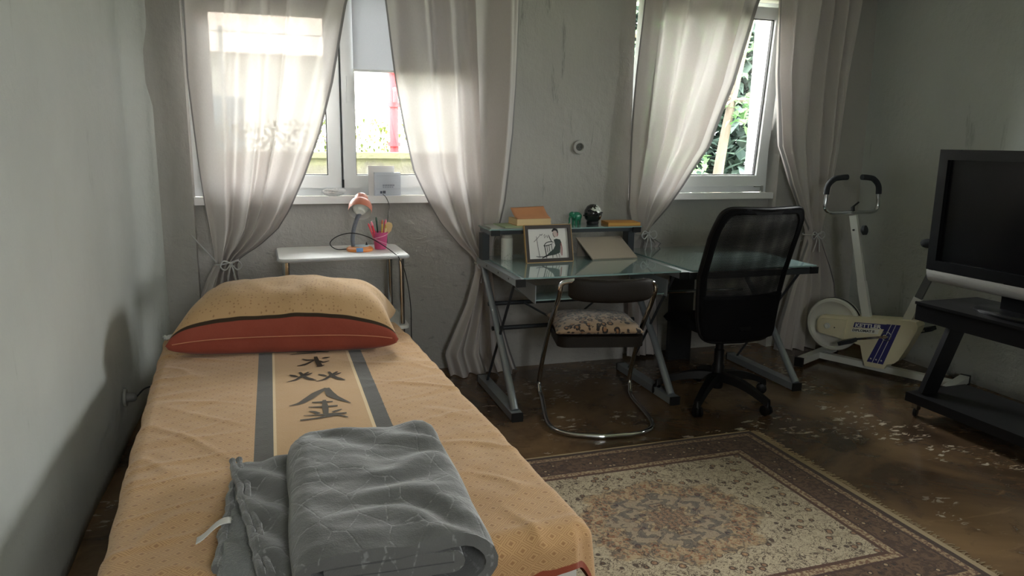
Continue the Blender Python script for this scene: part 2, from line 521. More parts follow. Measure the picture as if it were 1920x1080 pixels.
def make_window(name, op):
    x0, x1, z0, z1 = op
    w = structure_empty(name)
    b = MB(); frame_boxes(b, x0, x1, z0 + 0.03, z1, 0.055, 4.405, 4.475)
    b.build('window_frame', M_PVC, w, bevel=0.004)
    b = MB(); b.box(((x0 + x1) / 2, 4.365, z0 + 0.013), (x1 - x0 - 0.004, 0.09, 0.030))
    b.box(((x0 + x1) / 2, 4.322, z0 + 0.011), (x1 - x0 - 0.004, 0.022, 0.042))
    b.build('window_sill', M_SILL, w, bevel=0.004)
    return w
w1 = make_window('window_1', OP1)
b = MB(); b.box((0.392, 4.440, (1.08 + 2.32) / 2), (0.03, 0.06, 1.15)); b.build('mullion', M_PVC, w1)
sash(w1, -0.355, 0.385, 1.125, 2.275, 4.402)
sash(w1, 0.397, 1.155, 1.125, 2.275, 4.402, handle=0.432)
b = MB(); b.box((0.391, 4.366, 1.70), (0.004, 0.004, 1.10)); b.box((0.392, 4.362, 1.150), (0.012, 0.012, 0.045))
b.build('meeting_seal', M_GASKET, w1)
w2 = make_window('window_2', OP2)
sash(w2, 2.205, 3.235, 1.125, 2.275, 4.400, tilt=radians(5.0))
b = MB(); b.box((3.19, 4.375, 1.125), (0.05, 0.012, 0.018)); b.box((3.222, 4.37, 1.10), (0.016, 0.012, 0.05))
b.build('hinge', mat('hinge_metal', lin(190, 192, 190), 0.35, 0.8), w2, bevel=0.002)

w3 = structure_empty('added_side_window', (RX + 0.12, 0, 0))  # added out of view to light the room from the right
w3.rotation_euler = (0, 0, radians(90))
b = MB(); frame_boxes(b, OP3[0], OP3[1], OP3[2], OP3[3], 0.06, -0.03, 0.03); b.box(((OP3[0] + OP3[1]) / 2, 0, (OP3[2] + OP3[3]) / 2), (0.1, 0.05, OP3[3] - OP3[2] - 0.13))
b.build('window_frame', M_PVC, w3, bevel=0.004)
b = MB(); b.box(((OP3[0] + OP3[1]) / 2, 0, (OP3[2] + OP3[3]) / 2), (OP3[1] - OP3[0] - 0.12, 0.008, OP3[3] - OP3[2] - 0.12)); b.build('glass_pane', M_GLASS, w3)

w4 = structure_empty('added_rear_window', (0, FY - 0.07, 0))  # added behind the viewer, only lets in some fill daylight
b = MB(); frame_boxes(b, OP4[0], OP4[1], OP4[2], OP4[3], 0.05, -0.03, 0.03); b.build('window_frame', M_PVC, w4, bevel=0.004)
b = MB(); b.box(((OP4[0] + OP4[1]) / 2, 0, (OP4[2] + OP4[3]) / 2), (OP4[1] - OP4[0] - 0.10, 0.008, OP4[3] - OP4[2] - 0.10)); b.build('glass_pane', M_GLASS, w4)

# ------------------------------------------------------------------ roller blinds on the left window
def blind_material():
    m, p = begin('grey_blind_fabric'); t = V.T
    t.nodes.remove(p)
    c = coord(); w = nz(scaled(c, (300, 300, 300)), 1.0, 2)
    col = cmix(w, lin(176, 180, 186), lin(188, 192, 198))
    d = t.nodes.new('ShaderNodeBsdfDiffuse'); tl = t.nodes.new('ShaderNodeBsdfTranslucent'); mx = t.nodes.new('ShaderNodeMixShader')
    _in(d.inputs[0], col); _in(tl.inputs[0], col)
    mx.inputs[0].default_value = 0.13
    t.links.new(d.outputs[0], mx.inputs[1]); t.links.new(tl.outputs[0], mx.inputs[2]); t.links.new(mx.outputs[0], out_node(m).inputs[0])
    return m
M_BLIND = blind_material()
for (x0, x1, zb, lab) in ((-0.325, 0.335, 2.045, 'grey roller blind pulled almost up behind the leftmost curtain'),
                          (0.465, 1.115, 1.775, 'grey roller blind half lowered over the right sash of left window')):
    t = thing('roller_blind', lab, 'blind', ((x0 + x1) / 2, 4.352, zb), group='roller blinds on the left window')
    wd = x1 - x0
    b = MB(); b.grid(12, 8, lambda u, v: Vector(((u - 0.5) * wd, 0.0015 * sin(6 * u), v * (2.25 - zb)))); b.build('blind_fabric', M_BLIND, t)
    b = MB(); b.box((0, 0, 0.004), (wd + 0.004, 0.008, 0.014)); b.build('hem_rail', M_PVC, t, bevel=0.002)
    b = MB(); b.box((0, -0.002, 2.268 - zb), (wd + 0.03, 0.045, 0.045)); b.build('cassette', M_PVC, t, bevel=0.006)

# ------------------------------------------------------------------ outside the windows
M_GROUND = mat('grass_and_gravel_ground', lin(120, 126, 96), 0.95, var=0.25, vs=3.0)
b = MB(); b.box((3, 14.72, -0.25), (40, 20, 0.5)); b.box((14.3, -5.3, -0.25), (20, 20, 0.5)); b.box((-2.0, -6.5, -0.25), (12, 10, 0.5)); struct(b.build('ground', M_GROUND))
def concrete_moss():
    m, p = begin('mossy_concrete'); c = coord(); x, y, z = sep(c)
    n1 = nz(c, 6.0, 5, 0.65)
    col = cmix(n1, lin(44, 42, 36), lin(86, 82, 70))
    moss = sstep(z + n1 * 0.28, 1.28, 1.36)
    col = cmix(moss * 0.8, col, cmix(nz(c, 40, 3), lin(56, 58, 38), lin(92, 90, 66)))
    _in(p.inputs['Base Color'], col); p.inputs['Roughness'].default_value = 0.95
    _in(p.inputs['Normal'], bump(n1, 0.6, 0.03))
    return m
b = MB()
b.box((-0.5, 6.7, 0.62), (6.6, 0.22, 1.26)); b.box((-0.5, 6.7, 1.265), (6.64, 0.27, 0.05))
tag(b.build('garden_wall', concrete_moss(), bevel=0.012), 'low mossy concrete garden wall under the wire fence outside', 'wall')
# chain link fence
M_WIRE = mat('galvanised_wire', lin(150, 154, 150), 0.5, 0.7)
t = thing('wire_fence', 'chain link wire fence behind the red pipe and garden wall outside', 'fence', (-0.5, 7.9, 0.9))
b = MB()
def wire(b, x0, z0, x1, z1): b.tube([(x0, 0, z0), (x1, 0, z1)], 0.0014, 4, cap=False)
ptc, FH = 0.13, 1.5
n = int(6.4 / ptc)
for k in range(-int(FH / ptc), n):
    x0 = -3.2 + k * ptc
    for sgn in (1, -1):
        a0, a1 = x0, x0 + FH
        lo, hi = max(a0, -3.2), min(a1, 3.2)
        if hi <= lo: continue
        za, zb_ = lo - x0, hi - x0
        if sgn < 0: za, zb_ = FH - za, FH - zb_
        wire(b, lo, za, hi, zb_)
o = b.build('wire_mesh', M_WIRE, t); o['kind'] = 'stuff'
for z in (0.03, FH):
    b = MB(); b.tube([(-3.2, 0, z), (3.2, 0, z)], 0.008, 6); b.build('tension_wire', M_WIRE, t)
for x in (-2.4, 0.1, 2.6):
    b = MB(); b.tube([(x, 0.04, -0.9), (x, 0.04, FH + 0.05)], 0.022, 8); b.build('fence_post', M_WIRE, t)
# red pipe
M_REDP = mat('red_painted_pipe', lin(190, 24, 32), 0.6, var=0.08)
t = thing('red_pipe', 'red painted gas pipe with collars standing behind the garden wall', 'pipe', (1.12, 7.1, 0))
b = MB(); b.tube([(0, 0, 0), (0, 0, 2.3)], 0.042, 14); b.build('pipe', M_REDP, t)
for z in (1.36, 1.72, 2.02):
    b = MB(); b.lathe([(0.0, -0.02), (0.06, -0.02), (0.06, 0.02), (0, 0.02)], 14, Matrix.Translation((0, 0, z))); b.build('collar', M_REDP, t, bevel=0.004)
b = MB(); b.tube(fillet([(0, 0, 1.86), (0, -0.09, 1.86), (0, -0.09, 1.74)], 0.03), 0.018, 8); b.build('valve', M_REDP, t)
# pale house beyond the fence
M_HOUSE = mat('pale_house_render', lin(226, 224, 216), 0.9, var=0.05, vs=2.0)
t = thing('house', 'pale rendered house far beyond the wire fence', 'house', (1.4, 14.0, 0))
b = MB(); b.box((0, 0, 1.3), (7.0, 4.0, 2.6)); b.build('house_wall', M_HOUSE, t)
b = MB(); b.prism([(-2.3, 0), (2.3, 0), (0, 1.1)], 7.4, Matrix.Translation((-3.7, 0, 2.6)) @ Matrix(((0, 0, 1, 0), (1, 0, 0, 0), (0, 1, 0, 0), (0, 0, 0, 1)))); b.build('roof', mat('pale_tile_roof', lin(196, 178, 164), 0.9), t)
b = MB(); b.box((-2.2, -2.0, 1.5), (0.9, 0.06, 1.0)); wv = b.build('window', mat('house_window_glass', lin(120, 140, 150), 0.2), t)
# foliage
def leaf_mat(name, c0, c1):
    m, p = begin(name); t = V.T; t.nodes.remove(p)
    g = t.nodes.new('ShaderNodeNewGeometry')
    col = cmix(V(g.outputs['Random Per Island']), c0, c1)
    d = t.nodes.new('ShaderNodeBsdfDiffuse'); tl = t.nodes.new('ShaderNodeBsdfTranslucent'); mx = t.nodes.new('ShaderNodeMixShader')
    _in(d.inputs[0], col); _in(tl.inputs[0], col); mx.inputs[0].default_value = 0.45
    t.links.new(d.outputs[0], mx.inputs[1]); t.links.new(tl.outputs[0], mx.inputs[2]); t.links.new(mx.outputs[0], out_node(m).inputs[0])
    return m
M_LEAF = leaf_mat('broad_leaf', lin(58, 88, 54), lin(132, 164, 120))
M_LEAF2 = leaf_mat('shade_leaf', lin(52, 66, 62), lin(88, 104, 96))
M_LEAF3 = leaf_mat('hedge_leaf', lin(50, 60, 28), lin(96, 100, 56))
M_BARK = mat('tree_bark', lin(84, 74, 66), 0.95, var=0.3, vs=9, bmp=0.8, bs=30)
def leaves(b, rng, n, centre, rad, ln, wd):
    for _ in range(n):
        while True:
            q = Vector((rng.uniform(-1, 1), rng.uniform(-1, 1), rng.uniform(-1, 1)))
            if q.length < 1: break
        p = Vector(centre) + Vector((q.x * rad[0], q.y * rad[1], q.z * rad[2]))
        R = Matrix.Rotation(rng.uniform(0, 2 * pi), 3, 'Z') @ Matrix.Rotation(rng.uniform(-1.1, 0.5), 3, 'X')
        L_, W_ = ln * rng.uniform(0.7, 1.2), wd * rng.uniform(0.8, 1.2)
        vs = [b.bm.verts.new(p + R @ Vector(c)) for c in ((0, 0, 0), (W_ * 0.5, L_ * 0.4, 0.01), (0, L_, -0.02), (-W_ * 0.5, L_ * 0.4, 0.01))]
        b.bm.faces.new(vs)
def tree(label, loc, h, crowns, leaf, mleaf, n, lean=0.1, cat='tree', r=0.06, group=None):
    rng = random.Random(hash(label) % 1 + int(loc[0] * 100))
    t = thing('tree' if cat == 'tree' else 'shrub', label, cat, loc, group=group)
    b = MB()
    tr = catmull([(0, 0, -0.05), (lean * 0.3, 0, h * 0.4), (lean, 0.05, h * 0.75), (lean * 1.5, 0.0, h)], 5)
    b.tube(tr, lambda i: r * (1 - 0.75 * i / len(tr)), 9)
    for c in crowns[:5]:
        s = tr[len(tr) // 2]
        e = Vector(c[0])
        b.tube([s, (s + e) / 2 + Vector((0, 0, 0.05)), e], lambda i: r * 0.35, 6)
    b.build('trunk', M_BARK, t)
    b = MB()
    for c, rad in crowns: leaves(b, rng, n, c, rad, leaf, leaf * 0.5)
    o = b.build('foliage', mleaf, t, recalc=False); o['kind'] = 'stuff'
    return t
tree('bright leafy tree with a pale leaning trunk outside right window', (4.45, 6.9, 0), 3.0,
     [((0.1, 0, 2.5), (0.7, 0.6, 0.5)), ((-0.5, 0.1, 1.9), (0.5, 0.4, 0.35)), ((0.4, -0.2, 1.75), (0.35, 0.3, 0.22)), ((-0.55, -0.1, 1.25), (0.42, 0.35, 0.3)), ((-1.0, 0.1, 2.5), (0.6, 0.5, 0.6)), ((-1.1, 0.0, 1.7), (0.4, 0.35, 0.5))], 0.12, M_LEAF, 170, lean=0.3, r=0.07)
tree('dark dense tree at the back outside the right window', (5.6, 9.6, 0), 3.6,
     [((-0.9, 0, 1.5), (1.2, 0.9, 1.4)), ((0.7, 0.2, 1.4), (1.5, 0.9, 1.4)), ((0, 0, 3.0), (2.0, 0.9, 1.1)), ((-1.7, 0.1, 2.9), (1.1, 0.8, 1.2))], 0.30, M_LEAF2, 3600, lean=0.1)
tree('dark dense tree further right outside the right window', (11.4, 10.6, 0), 3.6,
     [((-1.2, 0, 1.5), (1.4, 0.9, 1.5)), ((0.6, 0.2, 1.4), (1.5, 0.9, 1.4)), ((0, 0, 3.0), (2.0, 0.9, 1.2)), ((-1.7, 0.1, 2.9), (1.2, 0.8, 1.2))], 0.26, M_LEAF2, 2600, lean=0.1)
tree('sparse yellow green shrub between the garden wall and red pipe', (0.55, 7.4, 0), 1.35,
     [((0.2, 0, 1.42), (0.75, 0.25, 0.22)), ((-0.7, 0, 1.4), (0.6, 0.25, 0.2))], 0.06, M_LEAF3, 420, cat='shrub', r=0.02, group='shrubs beyond the garden wall')
tree('tall pale green shrub outside seen through the leftmost curtain', (-1.4, 7.4, 0), 1.9,
     [((0.0, 0, 1.7), (0.5, 0.3, 0.55)), ((-0.6, 0, 1.8), (0.5, 0.3, 0.6))], 0.09, M_LEAF3, 420, cat='shrub', r=0.03, group='shrubs beyond the garden wall')

# ------------------------------------------------------------------ curtains
def curtain_material():
    m, p = begin('sheer_grey_curtain'); t = V.T; t.nodes.remove(p)
    uvn = coord('UV'); u, v, _ = sep(uvn)
    c = coord()
    weave = nz(scaled(c, (260, 260, 90)), 1.0, 2)
    col = cmix(weave, lin(206, 200, 197), lin(220, 214, 211))
    hem = fmax(1 - sstep(u, 0.010, 0.016), sstep(u, 0.984, 0.990))
    col = cmix(hem * 0.8, col, lin(118, 117, 120))
    d = t.nodes.new('ShaderNodeBsdfDiffuse'); tl = t.nodes.new('ShaderNodeBsdfTranslucent'); mx = t.nodes.new('ShaderNodeMixShader')
    _in(d.inputs[0], col); _in(tl.inputs[0], col)
    nrm = bump(weave, 0.15, 0.002); _in(d.inputs['Normal'], nrm)
    mx.inputs[0].default_value = 0.20
    t.links.new(d.outputs[0], mx.inputs[1]); t.links.new(tl.outputs[0], mx.inputs[2])
    tr = t.nodes.new('ShaderNodeBsdfTransparent'); m2 = t.nodes.new('ShaderNodeMixShader')
    _in(m2.inputs[0], 0.035 - hem * 0.03)
    t.links.new(mx.outputs[0], m2.inputs[1]); t.links.new(tr.outputs[0], m2.inputs[2])
    t.links.new(m2.outputs[0], out_node(m).inputs[0])
    return m
M_CURT = curtain_material()
M_CORD = mat('pale_cotton_cord', lin(196, 196, 196), 0.8, bmp=0.4, bs=400)
def curtain(label, rows, pleats, seed, tie, tails, hook):
    """rows: (z, x_left, x_right, depth of folds, y of the middle); tie: (x, z, radius)"""
    x0 = tie[0]
    t = thing('curtain', label, 'curtain', (x0, 4.2, 0), group='grey sheer curtains tied back beside the windows')
    top, bot = rows[0][0], rows[-1][0]
    zt = tie[1]
    rng = random.Random(seed); ph = rng.uniform(0, 6)
    w2 = [rng.uniform(0.6, 1.5) for _ in range(3)]
    def pos(u, v):
        z = top + (bot - top) * v
        xl, xr, amp, yc = interp(rows, z)
        k = abs(z - zt)
        amp = amp * (1 + 0.75 * min(1, max(0, (z - zt - 0.2) / 0.4)))
        uu = u + 0.035 * sin(2 * pi * (1.3 * u + w2[0]) + 0.8 * z) + 0.02 * sin(2 * pi * (3.1 * u + w2[2]))
        f = sin(2 * pi * pleats * uu + ph + 0.8 * sin(1.3 * z * w2[1])) * (0.75 + 0.5 * noise.noise(Vector((u * 3.1, seed, z * 0.5))))
        f += 0.45 * sin(2 * pi * pleats * 2.3 * uu + 1.7 * ph) * (0.4 + 0.6 * noise.noise(Vector((u * 4, seed + 9, z * 0.7))))
        wr = 0.010 * noise.noise(Vector((u * 6, seed + 3, z * 4.5))) * min(1, 0.3 + (0.7 if k < 0.6 else 0.0))
        x = xl + (xr - xl) * u + 0.10 * amp * sin(2 * pi * pleats * uu + ph + 1.2)
        y = yc - amp * 0.5 * f + wr
        return Vector((x - x0, min(y, 4.262) - 4.2, max(z, 0.004) + (0.0)))
    b = MB(); b.grid(150, 96, pos, lambda u, v: (u, v))
    b.build('curtain_panel', M_CURT, t, ang=180, recalc=False)
    # tie cord round the gathered neck with a bow
    zt_ = zt; xl, xr, amp, yc = interp(rows, zt)
    xc, rw = (xl + xr) / 2 - x0, (xr - xl) / 2 + 0.008
    b = MB()
    ring = [(xc + rw * cos(a), yc - 4.2 + (amp * 0.62 + 0.010) * sin(a), zt_ + 0.012 * cos(a)) for a in [2 * pi * k / 28 for k in range(28)]]
    b.tube(ring, 0.0045, 8, closed=True)
    fx, fy = xc + tails * rw * 0.7, yc - 4.2 - amp * 0.62 - 0.016
    for s in (-1, 1):
        b.tube(catmull([(fx, fy, zt_), (fx + s * 0.035, fy - 0.012, zt_ + 0.016), (fx + s * 0.052, fy - 0.012, zt_ - 0.012), (fx + s * 0.03, fy - 0.008, zt_ - 0.032), (fx, fy, zt_ - 0.002)], 6), 0.0038, 7)
        b.tube(catmull([(fx, fy, zt_), (fx + s * 0.012, fy - 0.012, zt_ - 0.05), (fx + s * 0.026, fy - 0.004, zt_ - 0.12)], 6), 0.0035, 7)
    b.lathe([(0, -0.009), (0.008, -0.005), (0.009, 0.003), (0, 0.009)], 10, Matrix.Translation((fx, fy, zt_)))
    if hook:
        b.tube([(xc - hook[2] * rw * 0.8, yc - 4.2 - 0.02, zt_), (hook[0] - x0, 0.075, hook[1])], 0.0035, 7)
    b.build('tie_cord', M_CORD, t)
    return t
A_, B_ = 0.055, 0.045
curtain('grey sheer curtain at the far left, drawn aside behind the pillow',
        [(2.55, -0.36, 0.56, 0.05, 4.18), (2.10, -0.37, 0.425, A_, 4.18), (1.70, -0.375, 0.340, A_, 4.18), (1.43, -0.360, 0.262, A_, 4.18), (1.20, -0.345, 0.170, 0.06, 4.175),
         (1.02, -0.328, 0.085, 0.07, 4.17), (0.92, -0.315, 0.020, 0.075, 4.165), (0.83, -0.304, -0.085, 0.085, 4.16), (0.775, -0.298, -0.178, 0.085, 4.16), (0.745, -0.296, -0.198, 0.085, 4.16),
         (0.68, -0.335, -0.20, 0.085, 4.16), (0.57, -0.380, -0.185, 0.085, 4.165), (0.3, -0.42, -0.16, 0.085, 4.17), (0.02, -0.44, -0.14, 0.085, 4.17)],
        4.6, 3, (-0.26, 0.752), 0.6, (-0.42, 0.885, 1))
curtain('grey sheer curtain between the left window and the desk',
        [(2.55, 0.58, 1.39, 0.06, 4.18), (2.13, 0.631, 1.388, 0.06, 4.18), (1.72, 0.681, 1.386, 0.06, 4.18), (1.45, 0.730, 1.374, 0.06, 4.18), (1.23, 0.778, 1.352, 0.065, 4.175), (1.05, 0.860, 1.320, 0.07, 4.17),
         (0.93, 0.929, 1.288, 0.075, 4.165), (0.80, 1.040, 1.240, 0.08, 4.165), (0.735, 1.115, 1.217, 0.08, 4.165), (0.70, 1.135, 1.213, 0.08, 4.165), (0.64, 1.135, 1.222, 0.08, 4.168), (0.447, 1.085, 1.262, 0.09, 4.17),
         (0.145, 0.950, 1.350, 0.10, 4.17), (0.0, 0.985, 1.400, 0.11, 4.165)],
        4.3, 11, (1.172, 0.705), -0.2, None)
curtain('grey sheer curtain left of the right window, tied behind the desk',
        [(2.55, 2.20, 3.06, 0.06, 4.18), (2.26, 2.178, 2.95, 0.06, 4.18), (1.79, 2.149, 2.822, 0.06, 4.18), (1.38, 2.135, 2.661, 0.065, 4.18), (1.13, 2.127, 2.484, 0.075, 4.175), (1.00, 2.127, 2.385, 0.08, 4.175),
         (0.92, 2.145, 2.307, 0.085, 4.17), (0.865, 2.172, 2.255, 0.085, 4.17), (0.845, 2.178, 2.245, 0.085, 4.17), (0.81, 2.150, 2.300, 0.09, 4.185), (0.765, 2.140, 2.385, 0.05, 4.225), (0.70, 2.17, 2.34, 0.03, 4.24), (0.40, 2.17, 2.38, 0.03, 4.24), (0.02, 2.18, 2.42, 0.03, 4.235)],
        4.2, 23, (2.212, 0.850), 0.3, None)
curtain('grey sheer curtain at the far right beside the exercise bike',
        [(2.55, 3.05, 3.75, 0.06, 4.18), (2.30, 3.072, 3.73, 0.06, 4.18), (1.86, 3.093, 3.69, 0.06, 4.18), (1.40, 3.160, 3.665, 0.065, 4.18), (1.165, 3.268, 3.635, 0.07, 4.175), (0.95, 3.39, 3.595, 0.08, 4.17),
         (0.84, 3.453, 3.565, 0.085, 4.165), (0.80, 3.462, 3.556, 0.085, 4.165), (0.74, 3.450, 3.585, 0.09, 4.165), (0.58, 3.40, 3.66, 0.10, 4.165), (0.458, 3.36, 3.711, 0.10, 4.165), (0.20, 3.30, 3.752, 0.11, 4.16), (0.0, 3.27, 3.74, 0.13, 4.15)],
        5.2, 31, (3.508, 0.815), -0.4, None)

# ================================================================== BED
BED_RZ = radians(3.2)
BW, BL, BZ = 0.532, 2.20, 0.485            # half width, length, mattress top
BFOOT = Vector((0.162, 1.49, 0))            # middle of the foot edge on the floor
M_WHITE_CLOTH = mat('white_mattress_cloth', lin(222, 218, 210), 0.85, bmp=0.2, bs=300)
M_BEDBASE = mat('dark_bed_base', lin(58, 44, 36), 0.7)
bed = thing('bed', 'single bed with a white mattress standing along the left wall', 'bed', BFOOT, BED_RZ)
b = MB(); b.box((0, BL / 2, 0.372), (2 * BW - 0.03, BL - 0.03, 0.196)); b.build('mattress', M_WHITE_CLOTH, bed, bevel=0.045, seg=4)
b = MB(); b.box((0, BL / 2, 0.215), (2 * BW - 0.04, BL - 0.04, 0.12)); b.build('bed_base', M_BEDBASE, bed, bevel=0.008)
for sx in (-1, 1):
    for yy in (0.06, BL - 0.08):
        b = MB(); b.box((sx * (BW - 0.09), yy, 0.078), (0.06, 0.06, 0.156), taper=1.15); b.build('leg', M_BEDBASE, bed, bevel=0.004)

def bed_top(x, y):
    """height of the bedspread over the mattress, bed coordinates"""
    z = BZ + 0.010
    z += 0.007 * noise.noise(Vector((x * 1.6, y * 1.4, 2.0)))
    # fine diagonal creases, stronger along the right half
    q = noise.noise(Vector((x * 3.0 + y * 1.2, y * 2.2 - x * 1.5, 7.0)))
    cr = max(0.0, 1 - abs(noise.noise(Vector((x * 2.3 + 3, y * 3.4 + x * 2.6, 4.0)))) * 7.0)
    side = min(1.0, max(0.0, (abs(x) - 0.16) / 0.25))
    z += 0.0065 * cr * cr * side + 0.003 * q * side
    cr2 = max(0.0, 1 - abs(noise.noise(Vector((x * 1.1 - 6, y * 5.5 - x * 1.2, 11.0)))) * 9.0)
    z += 0.004 * cr2 * side
    z += 0.0022 * noise.noise(Vector((x * 15, y * 15, 1.0))) * (0.4 + side)
    # soft crown
    z -= 0.010 * (abs(x) / BW) ** 4
    return z
OVL, OVR, OVF, OVH = 0.085, 0.19, 0.155, 0.035
R_ = 0.050
def drape(over):
    """arc length past the edge -> (outward, down)"""
    if over <= 0: return 0.0, 0.0
    L_ = R_ * pi / 2
    if over < L_:
        a = over / R_
        return R_ * sin(a), R_ * (1 - cos(a))
    return R_ + 0.02 * min(1, (over - L_) / 0.2), R_ + (over - L_)
def spread_pos(cu, cv):
    """cloth coordinates in metres: cu across (0 = middle), cv along (0 = foot edge)"""
    ex, ey = BW - R_ * 0.6, R_ * 0.6
    ox = abs(cu) - ex; oyf = (ey - cv) * (1 - 0.30 * min(1, max(0, (cu - 0.15) / 0.3))); oyh = cv - (BL - ey)
    oy = max(oyf, oyh)
    bx = max(-ex, min(ex, cu)); by = max(ey, min(BL - ey, cv))
    z = bed_top(bx, by)
    x, y = bx, by
    if ox > 0 and oy > 0:
        d = sqrt(ox * ox + oy * oy); o, dn = drape(d)
        dx, dy = ox / d, oy / d
        k = 1 + 0.12 * sin(4 * atan2(oy, ox))
        x += o * dx * k * (1 if cu > 0 else -1); y += o * dy * k * (-1 if oyf > 0 else 1); z -= dn
    else:
        if ox > 0:
            o, dn = drape(ox); rip = 0.018 * noise.noise(Vector((cv * 5, 3.0, 0))) * min(1, ox / 0.1)
            x += (o + rip + 0.004) * (1 if cu > 0 else -1); z -= dn
        if oy > 0:
            o, dn = drape(oy); rip = (0.016 * noise.noise(Vector((cu * 6, 8.0, 0))) + 0.008) * min(1, oy / 0.08)
            y += (o + rip) * (-1 if oyf > 0 else 1); z -= dn
    if ox <= 0 < oyf: z += 0.02 * max(0, noise.noise(Vector((cu * 4.5, 1.0, 6)))) * min(1, oyf / 0.15) ** 2
    return Vector((x, y, z))
C_ORG = lin(206, 160, 104)
def diamonds(u, v, pitch):
    a = fabs(fract((u + v) / pitch) - 0.5); c = fabs(fract((u - v) / pitch) - 0.5)
    d = fmax(a, c)                                  # 0.5 at lozenge border
    return d
def spread_material():
    m, p = begin('woven_orange_bedspread')
    u, v, _ = sep(coord('UV')); c = coord()
    ca, sa = cos(BED_RZ), sin(BED_RZ)
    # print laid parallel to the room: turn cloth coordinates by the bed's own skew
    wx = u * ca - v * sa + BFOOT.x
    wv = u * sa + v * ca
    d = diamonds(wx, wv, 0.052)
    ring = fmax(fmax(band(d, 0.40, 0.44, 0.012), band(d, 0.26, 0.31, 0.012)), 1 - sstep(d, 0.10, 0.16))
    base = cmix(nz(c, 2.5, 4), lin(198, 155, 106), lin(212, 173, 126))
    base = cmix(nz(scaled(c, (400, 120, 400)), 1.0, 2) * 0.3, base, lin(172, 134, 92))
    col = cmix(ring * 0.5, base, lin(134, 84, 50))
    # plain middle panel with grey stripes and thin pale edges
    pan = band(wx, -0.085, 0.335, 0.001)
    col = cmix(pan, col, base)
    for x0, x1 in ((-0.085, -0.030), (0.285, 0.338)):
        st = band(wx, x0, x1, 0.001)
        col = cmix(st, col, cmix(nz(scaled(c, (500, 500, 500)), 1.0, 2), lin(62, 58, 52), lin(86, 81, 72)))
    col = cmix(fmax(band(wx, -0.030, -0.021, 0.001), band(wx, 0.274, 0.285, 0.001)), col, lin(226, 200, 156))
    # brick-red hem
    hem = fmax(fmax(sstep(u, BW + OVR - 0.050, BW + OVR - 0.046), 1 - sstep(u, -(BW + OVL) + 0.040, -(BW + OVL) + 0.044)), 1 - sstep(v, -OVF + 0.022, -OVF + 0.026))
    col = cmix(hem, col, lin(150, 74, 52))
    _in(p.inputs['Base Color'], col)
    p.inputs['Roughness'].default_value = 0.9
    p.inputs['Sheen Weight'].default_value = 0.25
    p.inputs['Specular IOR Level'].default_value = 0.15
    _in(p.inputs['Normal'], bump(ring * 0.4 + nz(c, 260, 3) * 0.5 + nz(c, 38, 4) * 0.8, 0.30, 0.003))
    return m
spread = thing('bedspread', 'orange woven bedspread with dark characters and two grey stripes', 'bedspread', BFOOT, BED_RZ)
b = MB()
cu0, cu1, cv0, cv1 = -(BW + OVL), BW + OVR, -OVF, BL + OVH
b.grid(190, 300, lambda s, t: spread_pos(cu0 + (cu1 - cu0) * s, cv0 + (cv1 - cv0) * t), lambda s, t: (cu0 + (cu1 - cu0) * s, cv0 + (cv1 - cv0) * t))
sp = b.build('cover_cloth', spread_material(), spread, ang=180, recalc=False)
# brush characters printed on the middle panel (room coordinates of the strokes on the bed)
J = [[(0.1586, 2.6833), (0.1184, 2.631), (0.0869, 2.579), (0.0572, 2.5391), (0.0223, 2.5233)], [(0.1586, 2.6833), (0.1698, 2.6012), (0.1947, 2.5518), (0.2282, 2.5012)], [(0.0991, 2.5403), (0.1316, 2.5341), (0.169, 2.5294)], [(0.1413, 2.5519), (0.1401, 2.4803), (0.138, 2.4099)], [(0.0852, 2.4943), (0.1331, 2.4851), (0.1819, 2.4855)], [(0.0856, 2.4543), (0.1009, 2.4445), (0.1163, 2.4227)], [(0.1925, 2.4474), (0.1755, 2.4371), (0.1599, 2.4252)], [(0.066, 2.4171), (0.1326, 2.4101), (0.2051, 2.4097)], [(0.0534, 2.378), (0.1041, 2.3828), (0.145, 2.3947), (0.1766, 2.3964), (0.2058, 2.3696)]]
JW = [(0.016, 0.030, 0.030, 0.020, 0.004), (0.020, 0.034, 0.022, 0.003), (0.008, 0.016, 0.010), (0.012, 0.022, 0.016), (0.006, 0.014, 0.012), (0.004, 0.014, 0.016), (0.006, 0.012, 0.012), (0.005, 0.014, 0.012), (0.010, 0.012, 0.018, 0.014, 0.006)]
Hs = [[(0.105, 2.9052), (0.0795, 2.8627), (0.0548, 2.8199), (0.0204, 2.7984)], [(0.072, 2.9124), (0.089, 2.8422), (0.1081, 2.8104), (0.1285, 2.7891)], [(0.0327, 2.8901), (0.0463, 2.8755), (0.0627, 2.8566)], [(0.1184, 2.8885), (0.1063, 2.8771), (0.0908, 2.8596)]]
HW = [(0.010, 0.016, 0.014, 0.003), (0.010, 0.018, 0.020, 0.004), (0.006, 0.018, 0.010), (0.005, 0.014, 0.008)]
H2 = [[(0.2141, 2.8789), (0.1868, 2.8368), (0.1602, 2.7942), (0.1245, 2.7729)], [(0.1809, 2.8862), (0.1957, 2.8163), (0.214, 2.7846), (0.2339, 2.7634)], [(0.1402, 2.8641), (0.1535, 2.8496), (0.1695, 2.8307)], [(0.2271, 2.8623), (0.2144, 2.851), (0.1981, 2.8336)]]
Sh = [[(0.1435, 3.116), (0.1467, 3.0461), (0.1545, 2.9738)], [(0.089, 3.097), (0.1103, 3.0745), (0.1335, 3.0682), (0.114, 3.0347), (0.0909, 3.0109), (0.0662, 3.0019)], [(0.2017, 3.0917), (0.1843, 3.0879), (0.1698, 3.0834)], [(0.1548, 3.0501), (0.1688, 3.0258), (0.1949, 3.0391)], [(0.141, 2.9775), (0.1571, 2.9731), (0.1719, 2.9888)]]
